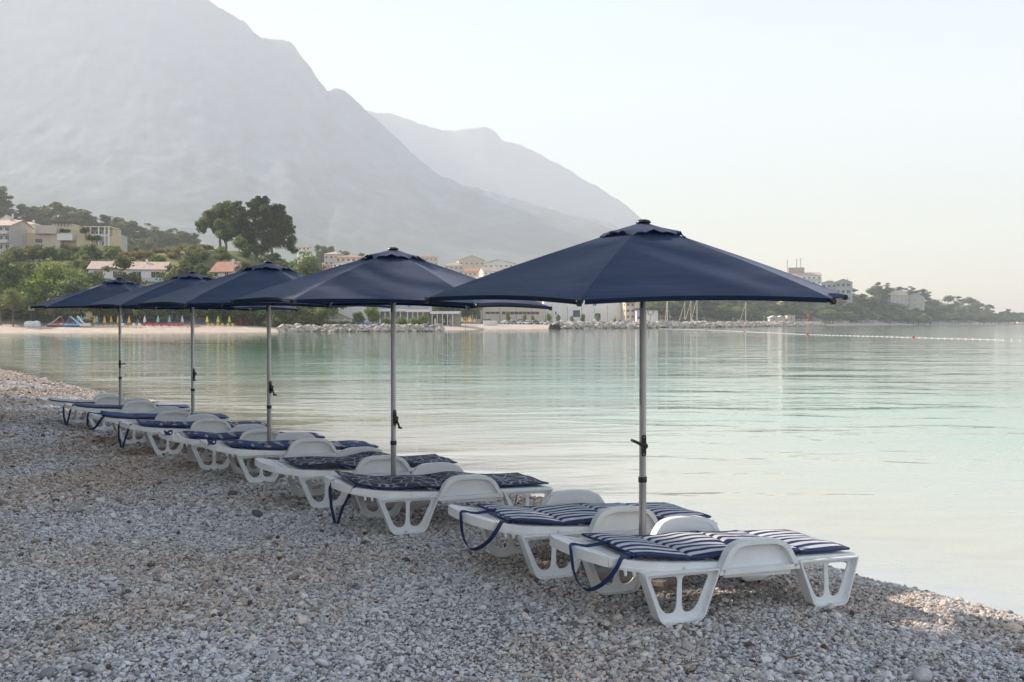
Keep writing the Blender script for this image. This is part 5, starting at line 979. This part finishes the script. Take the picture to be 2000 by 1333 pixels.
def car(px, d, colr, label, rz, suv=False, van=False, z=None):
    h = 1.95 if van else 1.7 if suv else 1.45; L = 4.8 if van else 4.3; t = thing('parked_car' if not van else 'parked_van', label, 'van' if van else 'car', group='cars parked along the far shore'); mt = MATS.get('paint_' + colr) or mat('paint_' + colr, dict(white=(.7, .7, .7), silver=(.42, .43, .45), dark=(.05, .055, .06), grey=(.2, .21, .22), blue=(.05, .12, .25), brown=(.2, .17, .15))[colr], .3, var=.03, coat=.5)
    key = (suv, van)
    if key not in car_me:
        body = rnd([(-L / 2, .35), (-L / 2, .75), (-L / 2 + .9 if not van else -L / 2 + .5, .92), (L / 2 - .3, .95), (L / 2, .8), (L / 2, .35)], .12, 3)
        cab0, cab1 = (-L / 2 + .55 if van else -L * .22), L / 2 - .35; cabin = [(cab0 - (.2 if not van else .1), .9), (cab0 + .55, h), (cab1 - .45, h), (cab1 + .1, .93)]
        m = MB(); m.plate([body], -.85, .85); n = len(m.v); cs = [(x, (.80 if z < 1 else .66) * s, z) for s in (-1, 1) for x, z in cabin]; m.add(cs, [(0, 1, 2, 3), (7, 6, 5, 4), (0, 4, 5, 1), (1, 5, 6, 2), (2, 6, 7, 3)])
        g = MB(); 
        for s in (-1, 1): g.add([(cab0 + .15, s * .79, 1.0), (cab0 + .62, s * .70, h - .1), (cab1 - .52, s * .70, h - .1), (cab1 - .15, s * .79, 1.0)], [(0, 1, 2, 3)])
        fr_ = MB(); fr_.add([(cab0 - .13, -.72, 1.0), (cab0 - .13, .72, 1.0), (cab0 + .49, .6, h - .07), (cab0 + .49, -.6, h - .07)], [(0, 1, 2, 3)]); 
        wl = MB(); wl.tube([(0, -.1, 0), (0, .1, 0)], .32, 14); hl = MB().box(-.03, .03, -.17, .17, -.07, .07)
        car_me[key] = (m, g.mesh('side_window', GLASS), fr_.mesh('windscreen', GLASS), wl.mesh('wheel', TYRE), hl.mesh('headlight', LAMP))
    m, g, f_, wl, hl = car_me[key]; part('body', m.mesh('body', mt, True), t); part('side_window', g, t); part('windscreen', f_, t)
    for a in (-L / 2 + .75, L / 2 - .8):
        for s in (-1, 1): part('wheel', wl, t, loc=(a, s * .80, .32))
    for s in (-1, 1): part('headlight', hl, t, loc=(-L / 2, s * .6, .68))
    x = (px - 1000) / F * d; t.location = (x, d, gz(x, d) if z is None else z); t.rotation_euler = (0, 0, rz); return t
for i, (px, c, l, rz, suv) in enumerate([(986, 'white', 'white car at the left end of the car park, facing the water', 60, False), (1000, 'grey', 'grey car between two white ones', 65, False), (1016, 'white', 'white car with dark car behind it', 62, False), (1030, 'white', 'tall white car facing the water', 75, True), (1043, 'brown', 'brownish car seen from its side', 20, True), (1061, 'silver', 'silver car at an angle, next to a gap', 40, False), (1072, 'silver', 'silver estate car by the rock wall', 30, False), (1098, 'grey', 'grey car alone in the middle of the car park', 55, False), (1123, 'dark', 'dark off road car facing the water', 85, True), (1141, 'silver', 'silver car beside the dark off road car', 40, False), (1153, 'dark', 'dark car behind the silver one', 30, True), (1176, 'white', 'white car at the right end of the car park', 70, False)]):
    d = 404 + (i % 3) * 2 + max(0, px - 1080) * .22; car(px, d, c, l, R(rz), suv)
car(1017, 416, 'dark', 'black van behind the white cars', R(60), False, True)
car(950, 396, 'dark', 'dark van with open roof rack at the left of the car park', R(10), False, True)
car(1333, 505, 'blue', 'blue van on the harbour breakwater', R(5), False, True, z=1.6); car(1355, 512, 'white', 'white off road car on the harbour breakwater', R(12), True, z=1.6); car(1316, 500, 'silver', 'silver car left of the blue van', R(8), False, z=1.5)
BOATW = mat('boat_hull', (.68, .68, .66), .35, var=.05); BOATB = mat('boat_blue', (.04, .22, .50), .4, var=.1); BOATR = mat('boat_red', (.40, .07, .06), .4, var=.15)
def hull(L, B, H, mt, n=12):
    m = MB(); rows = []
    for i in range(n + 1):
        u = i / n; w = B / 2 * (1 - max(0, (u - .45) / .55) ** 2.2) * (.85 + .15 * min(1, u * 5)); sh = H * (1 + .35 * u * u); x = -L / 2 + L * u
        rows.append([(x, -w, sh), (x - .0, -w * .72, H * .25), (x, 0, 0 if u < .8 else H * (u - .8) * 2), (x, w * .72, H * .25), (x, w, sh)])
    vs = [p for r_ in rows for p in r_]; fs = [(i * 5 + j, i * 5 + j + 1, (i + 1) * 5 + j + 1, (i + 1) * 5 + j) for i in range(n) for j in range(4)] + [(i * 5 + 4, i * 5, (i + 1) * 5, (i + 1) * 5 + 4) for i in range(n)] + [(0, 4, 3, 2, 1)]
    return m.add(vs, fs)
def sailboat(px, d, mast, label, rz, lean=0, L=10):
    x = (px - 1000) / F * d; t = thing('sailing_boat', label, 'boat', (x, d, SEA), rz, 'sailing boats in the harbour')
    part('hull', hull(L, L * .3, 1.15, BOATW).mesh('hull', BOATW, True), t, loc=(0, 0, -.2)); m = MB(); m.add([(-L * .25, -.9, 1.0), (L * .2, -.7, 1.1), (L * .2, .7, 1.1), (-L * .25, .9, 1.0), (-L * .2, -.7, 1.7), (L * .1, -.5, 1.6), (L * .1, .5, 1.6), (-L * .2, .7, 1.7)], [(4, 5, 6, 7), (0, 1, 5, 4), (1, 2, 6, 5), (2, 3, 7, 6), (3, 0, 4, 7)]); part('cabin', m, t, BOATW)
    part('mast', MB().tube([(L * .08, 0, .8), (L * .08, 0, mast)], [.20, .15], 6), t, FW); part('boom', MB().tube([(L * .08, 0, 2.4), (-L * .35, 0, 2.3)], [.14, .12], 6), t, FW)
    part('furled_jib', MB().tube([(L * .47, 0, 1.5), (L * .08, 0, mast * .97)], [.18, .12], 6), t, FC); part('backstay', MB().tube([(-L * .49, 0, 1.2), (L * .08, 0, mast)], .025, 4), t, STEEL); part('spreader', MB().tube([(L * .08, -.9, mast * .55), (L * .08, .9, mast * .55)], .04, 5), t, FW); return t
for px, d, mast, l, rz in [(1304, 560, 16, 'sailing boat with tall mast just right of the nearest umbrella pole', 100), (1364, 575, 17, 'sailing boat with furled sail leaning left of its mast, centre of the harbour', 175), (1352, 590, 15.5, 'sailing boat partly behind the white off road car', 168), (1459, 610, 15, 'sailing boat with low cabin, farthest right of the masts', 172), (1340, 600, 15, 'sailing boat behind the blue van', 172)]:
    sailboat(px, d, mast, l, R(rz))
def motorboat(px, d, label, rz, L=9):
    x = (px - 1000) / F * d; t = thing('motor_boat', label, 'boat', (x, d, SEA), rz, 'motor boats in the harbour'); part('hull', hull(L, L * .33, 1.5, BOATW).mesh('hull', BOATW, True), t, loc=(0, 0, -.2))
    part('cabin', MB().plate([rnd([(-L * .2, 1.5), (-L * .12, 2.9), (L * .08, 2.9), (L * .25, 1.7)], .2, 3)], -L * .11, L * .11), t, BOATW, smooth=True); part('windscreen', MB().plate([[(L * .10, 2.0), (L * .09, 2.75), (L * .14, 2.4), (L * .2, 2.0)]], -L * .115, L * .115), t, GLASS); part('rail', MB().tube([(L * .1, -L * .14, 2.2), (L * .45, 0, 2.5), (L * .1, L * .14, 2.2)], .04, 5), t, STEEL); return t
for px, d, l, rz, L in [(1385, 560, 'white motor boat beside the harbour masts', 10, 9), (1425, 575, 'white motor yacht with sloping cabin left of the right masts', 170, 11), (1447, 600, 'white motor yacht behind the right masts', 5, 11), (1478, 590, 'low motor boat right of the masts', 175, 9), (1497, 620, 'small motor boat next to the white storage tents', 165, 8), (1402, 590, 'white motor boat between the two groups of masts', 172, 8)]: motorboat(px, d, l, R(rz), L)
# beached pedal boats
def pedal(px, off, mt, label, rz, slide=True):
    x, y = beach_pt(px, off); t = thing('pedal_boat', label, 'pedal boat', (x, y, gz(x, y)), rz); 
    for s in (-1, 1): part('float', hull(4.6, .9, .55, mt).mesh('float', mt, True), t, loc=(0, s * .8, 0))
    part('deck', MB().box(-2.1, 1.6, -1.15, 1.15, .5, .72), t, BOATW)
    for s in (-.5, .5): part('seat', MB().plate([[(-.6, .72), (-.55, 1.3), (-.42, 1.3), (-.35, .95), (.1, .92), (.1, .72)]], s - .3, s + .3), t, mt)
    if slide:
        m = MB(); m.ribbon([(-1.9, 0, .8), (-1.2, 0, 1.1), (.5, 0, 2.5), (.9, 0, 2.55)], .6, .08); part('slide', m, t, BOATW); m = MB()
        for s in (-.25, .25): m.tube([(1.7, s, .7), (.85, s, 2.5)], .06, 5)
        for q in range(4): m.tube([(1.6 - q * .2, -.25, 1.0 + q * .4), (1.6 - q * .2, .25, 1.0 + q * .4)], .05, 5)
        part('ladder', m, t, mt)
    return t
pedal(113, 13, BOATR, 'red pedal boat with white slide beached at the left of the far shore', R(5)); pedal(126, 15, BOATR, 'second red pedal boat right of the one with the slide', R(12), False)
pedal(143, 12, BOATB, 'blue and white pedal boat with slide on the far shore', R(175)); pedal(155, 14, BOATB, 'blue pedal boat behind the white dinghy', R(150))
x, y = beach_pt(165, 11); t = thing('dinghy', 'small white dinghy beached right of the pedal boats', 'boat', (x, y, gz(x, y)), R(-20)); part('hull', hull(3.8, 1.6, .8, BOATW).mesh('hull', BOATW, True), t); part('thwart', MB().box(-.2, .2, -.6, .6, .6, .68), t, BROWNW)
for i, (px, w) in enumerate(((58, 1.9), (71, 1.5))):
    x, y = beach_pt(px, 14); t = thing('covered_boat', 'boat under a crumpled white cover on the far beach, %s one' % ['left', 'right'][i], 'boat', (x, y, gz(x, y)), R(10), 'covered boats'); m = MB(); m.lathe([(w * .62, 0), (w * .66, .7), (w * .5, 1.25), (w * .25, 1.4), (.02, 1.45)], 12, sx=1.1, sy=.8); part('cover', m, t, FW); part('keel', MB().box(-w * .7, w * .7, -.1, .1, -.05, .2), t, BROWNW)
x, y = beach_pt(632, 17)
for px, off, l in ((669, 17, 'large white box on the quay above the jetty'), (957, 14, 'white covered boat on the far beach below the dark van'), (538, 18, 'small white utility cabinet behind the far beach')):
    x, y = beach_pt(px, off); w = 2.6 if px != 538 else .6; t = thing('white_box' if px != 957 else 'covered_boat', l, 'box' if px != 957 else 'boat', (x, y, gz(x, y)), R(4)); m = MB(); m.box(-w, w, -1, 1, 0, 1.7); part('body', m, t, FW); part('lid', MB().box(-w - .05, w + .05, -1.05, 1.05, 1.7, 1.85), t, FW)
# playground with red spiral slide
x, y = beach_pt(470, 21); t = thing('playground_slide', 'red spiral slide with blue roof on the playground', 'slide', (x, y, gz(x, y)))
m = MB(); m.tube([(.9 * math.cos(q) - .3, .9 * math.sin(q), 3.6 - 3.2 * (q / 9.4)) for q in np.linspace(0, 9.4, 30)], .36, 8); part('spiral_chute', m, t, BRED, smooth=True)
part('blue_panel', MB().box(1.4, 2.6, -.5, .6, 2.6, 3.7), t, BBLUE); part('platform', MB().box(.3, 3.0, -.7, .8, 2.4, 2.55), t, FL)
for a in (.4, 1.3, 2.1, 2.9): part('post', MB().tube([(a, -.6, 0), (a, -.6, 3.8)], .07, 6), t, BRED); part('post', MB().tube([(a, .7, 0), (a, .7, 3.8)], .07, 6), t, BRED)
part('green_canopy', MB().box(-9, -1, -1, 3, 3.5, 3.7), t, mat('green_roof', (.05, .25, .10), .6))
# lamp posts, signs, beacon
def post(px, d, h, label, group, mt=DKGREY, head=True):
    x = (px - 1000) / F * d; t = thing('street_lamp', label, 'street lamp', (x, d, gz(x, d)), 0, group); part('pole', MB().tube([(0, 0, -.3), (0, 0, h)], [.10, .07], 6), t, mt)
    if head: part('lamp_head', MB().lathe([(.1, h), (.28, h + .1), (.26, h + .35), (.05, h + .42)], 8), t, FW)
    return t
for i, px in enumerate((942, 976, 1008, 1038, 1065, 1078, 1108, 1136, 1161, 1186, 1213)): post(px, 418, 7.5 + (i % 2), 'thin dark lamp post by the car park, %s from the left' % ORD[i], 'lamp posts by the car park', DKGREY, False)
for i, px in enumerate((1432, 1492, 1521, 1528, 1535, 1541, 1553, 1558, 1562, 1567, 1572, 1576)): post(px, 600 + max(0, px - 1490) * .8, 4.4 if i > 1 else 6, 'white globe lamp on the harbour mole, %s from the left' % ORD[i], 'globe lamps on the harbour mole', FW)
x = (1578 - 1000) / F * 700; t = thing('harbour_beacon', 'red harbour light beacon at the end of the mole', 'beacon', (x, 700, 1.2)); part('tower', MB().lathe([(1.2, -1), (1.0, .8), (.45, 1.2), (.35, 5.2), (.9, 5.4), (.9, 5.6), (.3, 5.8)], 10), t, BRED, smooth=True); part('lantern', MB().lathe([(.35, 5.8), (.4, 6.6), (.1, 7.2)], 8), t, BRED); part('gallery_rail', MB().tube([(1.0 * math.cos(q), 1.0 * math.sin(q), 6.2) for q in np.linspace(0, 6.28, 13)], .05, 4), t, FW)
for i, (a, b, rf) in enumerate([(1504, 1520, 1), (1519, 1534, 1), (1538, 1553, 0)]): house('pale storage tent on the harbour mole, %s' % ['rounded left one', 'middle one with a dark door', 'flat right one'][i], a, b, 617, 627.5, 640, 6, PALE, 'gable' if rf else 'flat', FW, 1, 1, 0, rise=1.0, name='storage_tent', cat='tent', ww=1.0, sink=1, side=0, chimney=False)
BLUES = mat('sign_blue', (.04, .14, .45), .4, var=0)
def sign(px, d, z, w, h, mt, label, shape='box'):
    x = (px - 1000) / F * d; t = thing('road_sign', label, 'sign', (x, d, gz(x, d))); part('pole', MB().tube([(0, 0, -.3), (0, 0, z + h)], .05, 6), t, DKGREY)
    m = MB()
    if shape == 'round': m.tube([(0, -.08, z + h / 2), (0, -.14, z + h / 2)], w / 2, 16)
    else: m.box(-w / 2, w / 2, -.14, -.07, z, z + h)
    pl_ = part('plate', m, t, mt)
    if shape == 'tri': part('triangle', MB().plate([[(-w * .32, z + .12), (w * .32, z + .12), (0, z + h - .12)]], -.16, -.145), pl_, FW)
    return t
sign(1211, 420, 1.9, .9, .9, BLUES, 'round blue sign before the grey hall', 'round'); sign(1228, 420, 2.0, 1.0, 1.0, BLUES, 'blue pedestrian crossing sign with white triangle', 'tri'); sign(1248, 425, 4.6, 1.6, 2.6, mat('lilac_panel', (.35, .38, .62), .5), 'tall lilac advertising board beside the umbrella pole')
sign(1202, 438, 3.0, .8, .9, FY, 'small yellow sign on the grey hall front'); sign(909, 330, 3.0, .9, .9, BRED, 'round red sign behind the orange parasols', 'round'); sign(62, 255, 3.6, 1.6, 1.0, GREYW, 'pale grey board on a post behind the far beach')
sign(1234, 421, 1.0, .35, 4.2, BBLUE, 'narrow blue and white flag banner by the kiosk')

# ---------------------------------------------------------------- rock jetties
ROCK = mat('limestone_rock', (.44, .37, .30), .9, var=.3, vs=.9, bump=.6, bs=4, col2=(.62, .55, .47))
def rock_mesh(seed):
    import bmesh
    r_ = np.random.default_rng(seed); bm = bmesh.new(); bmesh.ops.create_icosphere(bm, subdivisions=1, radius=1); cuts = [(Vector(r_.normal(size=3)).normalized(), r_.uniform(.5, .85)) for _ in range(8)]
    for v in bm.verts:
        for c, l_ in cuts:
            q = v.co.dot(c)
            if q > l_: v.co -= c * (q - l_)
        v.co *= 1 + r_.uniform(-.06, .06)
    me = bpy.data.meshes.new('stone'); bm.to_mesh(me); bm.free(); me.materials.append(ROCK); return me
RM = [rock_mesh(i) for i in range(8)]
def jetty(label, line, width, top, n, size, seed, mass=0):
    r_ = random.Random(seed); t = thing('stone_jetty', label, 'breakwater', (line[0][0], line[0][1], SEA)); P = [Vector((*p, 0)) for p in line]; seg = [(P[i + 1] - P[i]).length for i in range(len(P) - 1)]; tot = sum(seg); o0 = P[0]
    def pos(u):
        s = u * tot
        for i, L in enumerate(seg):
            if s <= L or i == len(seg) - 1: dr = (P[i + 1] - P[i]).normalized(); return P[i] + dr * s, Vector((dr.y, -dr.x, 0))
            s -= L
    vs = []; nseg = 40; core = MB()
    for i in range(nseg + 1):
        p, nn = pos(i / nseg)
        for o_, z in ((width / 2, -1.2), (width * .3, top * .62), (-width * .3, top * .7), (-width / 2, -1.2)): q = p + nn * o_ - o0; core.v.append((q.x, q.y, z))
    core.f = [(i * 4 + j, i * 4 + j + 1, i * 4 + 4 + j + 1, i * 4 + 4 + j) for i in range(nseg) for j in range(3)]; core.m = [0] * len(core.f); part('rubble_core', core, t, ROCK)
    def one():
        u = r_.random(); p, nn = pos(u); v = r_.random() ** .8; off = width / 2 * (1 - v) + .2; z = top * v ** .9 - .1
        if r_.random() < .15: off = -off * .5
        s = size * r_.uniform(.6, 1.25); q = p + nn * off - o0; return (q.x, q.y, z), (r_.gauss(0, .35), r_.gauss(0, .35), r_.uniform(0, 6)), (s * r_.uniform(.9, 1.7), s * 1.1, s * r_.uniform(.5, .8))
    for i in range(n): l, ro, sc = one(); part('stone', RM[i % 8], t, loc=l, rot=ro, scale=sc)
    if mass:
        V = []; Fm = []
        for i in range(mass):
            l, ro, sc = one(); M = Matrix.LocRotScale(Vector(l), __import__('mathutils').Euler(ro), Vector(sc)); me = RM[i % 8]; o = len(V); V += [tuple(M @ v.co) for v in me.vertices]; Fm += [tuple(o + a for a in p.vertices) for p in me.polygons]
        me = bpy.data.meshes.new('rubble'); me.from_pydata(V, [], Fm); me.materials.append(ROCK); o = part('rubble', me, t); o['kind'] = 'stuff'
    return t
jetty('pale stone jetty with squared boulders, below the restaurant beach', [((545 - 1000) / F * 247, 247), ((620 - 1000) / F * 251, 251), ((690 - 1000) / F * 252, 252), ((862 - 1000) / F * 262, 262)], 5, 1.6, 285, .9, 61)
jetty('long rough harbour breakwater of pale boulders', [(16, 368), (40, 398), (60, 424), (101, 486), (227, 731)], 8, 2.5, 290, 1.15, 62, 1500)

# ---------------------------------------------------------------- buoy line and swimmers
bp = [at(px, F * (EYE - SEA) / (py - HY), z=SEA) for px, py in ((1288, 642.5), (1380, 645.3), (1455, 648.5), (1577, 654), (1784, 660), (2010, 666))]
t = thing('buoy_line', 'line of small white floats with red buoys on the water', 'buoy line', bp[0]); pts = []
for i in range(len(bp) - 1):
    nn = max(6, int((bp[i + 1] - bp[i]).length / 1.6)); pts += [bp[i].lerp(bp[i + 1], q / nn) - bp[0] for q in range(nn)]
fl = MB()
for p in pts: fl.lathe([(.02, p.z - .10), (.13, p.z - .05), (.15, p.z + .03), (.08, p.z + .12)], 6, (p.x, p.y))
o = part('floats', fl, t, FW); o['kind'] = 'stuff'
part('rope', MB().tube([tuple(p) for p in pts[::3]], .02, 4), t, FW)
for i in (1, 2, 3, 4): part('red_buoy', MB().lathe([(.06, -.2), (.18, -.1), (.19, .14), (.10, .32), (.03, .38)], 10), t, BRED, loc=tuple(bp[i] - bp[0]), smooth=True)
SKIN = mat('skin', (.45, .27, .20), .6, var=.05); HAIR = mat('hair', (.03, .02, .015), .7, var=.1); CLOTH = mat('dark_clothes', (.08, .09, .11), .8, var=.2)
def figure(loc, label, rz=0, walk=.1, sc=1.0):
    t = thing('person', label, 'person', loc, rz); t.scale = (sc,) * 3
    J = [((0, 0, .95), .15), ((0, 0, 1.15), .13), ((0, .0, 1.38), .16), ((0, 0, 1.50), .06), ((0, -.01, 1.62), .095), ((0, -.01, 1.74), .08), ((.09, 0, .9), .1), ((.10, -walk, .48), .065), ((.11, -walk * .6, .06), .045), ((.11, -walk * .6 - .14, .03), .04), ((-.09, 0, .9), .1), ((-.10, walk, .48), .065), ((-.11, walk * 1.4, .06), .045), ((-.11, walk * 1.4 - .14, .03), .04),
         ((.19, 0, 1.40), .06), ((.25, .03, 1.13), .045), ((.26, -.08, .88), .035), ((.27, -.12, .80), .035), ((-.19, 0, 1.40), .06), ((-.25, .03, 1.13), .045), ((-.26, -.08, .88), .035), ((-.27, -.12, .80), .035)]
    E = [(0, 1), (1, 2), (2, 3), (3, 4), (4, 5), (0, 6), (6, 7), (7, 8), (8, 9), (0, 10), (10, 11), (11, 12), (12, 13), (2, 14), (14, 15), (15, 16), (16, 17), (2, 18), (18, 19), (19, 20), (20, 21)]
    me = bpy.data.meshes.new('body'); me.from_pydata([j[0] for j in J], E, []); me.materials.append(SKIN); o = part('body', me, t); md = o.modifiers.new('skin', 'SKIN'); o.modifiers.new('sub', 'SUBSURF').levels = 1; o.modifiers['sub'].render_levels = 1
    for v, (_, r_) in zip(me.skin_vertices[0].data, J): v.radius = (r_, r_)
    me.skin_vertices[0].data[0].use_root = True
    part('hair', MB().lathe([(.09, 1.66), (.105, 1.70), (.10, 1.78), (.06, 1.83), (.01, 1.84)], 10), t, HAIR, smooth=True)
    part('shirt', MB().lathe([(.17, .90), (.165, 1.1), (.20, 1.36), (.14, 1.47), (.07, 1.5)], 12, sy=.72), t, CLOTH, smooth=True); part('shorts', MB().lathe([(.19, .62), (.18, .8), (.165, .93)], 12, sy=.75), t, CLOTH, smooth=True); return t
x = (1277 - 1000) / F * 428; figure((x, 428, gz(x, 428)), 'person in dark clothes walking before the kiosk', R(40), .14)
x, y = beach_pt(270, 18); figure((x, y, gz(x, y)), 'person in dark clothes standing before the beach bar wall', R(-20), .04)
x, y = beach_pt(900, 9); t = figure((x, y, gz(x, y) - .3), 'person near the water at the left of the sandy strip', R(60), .05)
for i, (px, py) in enumerate(((701.5, 650.5), (705, 650))):
    d = F * (EYE - SEA) / (py - HY + .6); p = at(px, 232, z=SEA); t = thing('person', ['swimmer with head above the water right of the white wake', 'second swimmer just right of the first one'][i], 'person', (p.x, 232 + i, SEA)); m = MB(); m.lathe([(.05, .02), (.09, .1), (.10, .2), (.07, .29), (.01, .32)], 10)
    m.tube([(-.22, 0, -.1), (0, 0, .0), (.22, 0, -.1)], [.08, .11, .08], 8); part('body', m, t, SKIN, smooth=True); part('hair', MB().lathe([(.09, .2), (.105, .25), (.08, .32), (.01, .345)], 10), t, HAIR, smooth=True)
# twigs, cones and dark leaves on the pebbles
TW = mat('twig', (.12, .07, .045), .8, var=.3, vs=20)
for i in range(26):
    d = rs.uniform(4.9, 10); x = rs.uniform(-.5, .3) * d
    if x * NV[0] + d * NV[1] > 6.2: continue
    m = MB(); L = rs.uniform(.04, .13); m.tube([(0, 0, 0), (L * .5, .01, .008), (L, -.01, .0)], [.003, .004, .002], 5)
    o = part('twig', m, None, TW, loc=(x, d, gz(x, d) + .022), rot=(0, 0, rs.uniform(0, 6))); tag(o, 'small brown twig lying among the pebbles', 'twig', 'twigs scattered on the pebbles')
for i in range(22):
    d = rs.uniform(4.6, 9); x = rs.uniform(-.5, .5) * d
    if x * NV[0] + d * NV[1] > 6.2: continue
    m = MB(); m.lathe([(.004, -.012), (.014, -.006), (.018, .003), (.012, .013), (.003, .018)], 8)
    o = part('pine_cone', m, None, TW, loc=(x, d, gz(x, d) + .02), rot=(rs.uniform(0, 3), 0, rs.uniform(0, 6))); tag(o, 'small dark cone lying among the pebbles', 'cone', 'cones scattered on the pebbles')


# ---------------------------------------------------------------- haze
hb = MB().box(-8300, 8300, -7900, 8300, -40, 1800).mesh('haze')
hm = bpy.data.materials.new('haze_air'); hm.use_nodes = True; hn = hm.node_tree; hn.nodes.clear()
pv = hn.nodes.new('ShaderNodeVolumePrincipled'); pv.inputs['Density'].default_value = HAZE_DENSITY; pv.inputs['Color'].default_value = (.84, .89, .985, 1); pv.inputs['Anisotropy'].default_value = HAZE_G
ho = hn.nodes.new('ShaderNodeOutputMaterial'); hn.links.new(pv.outputs[0], ho.inputs['Volume'])
hb.materials.append(hm); tag(part('haze', hb, None), kind='stuff')
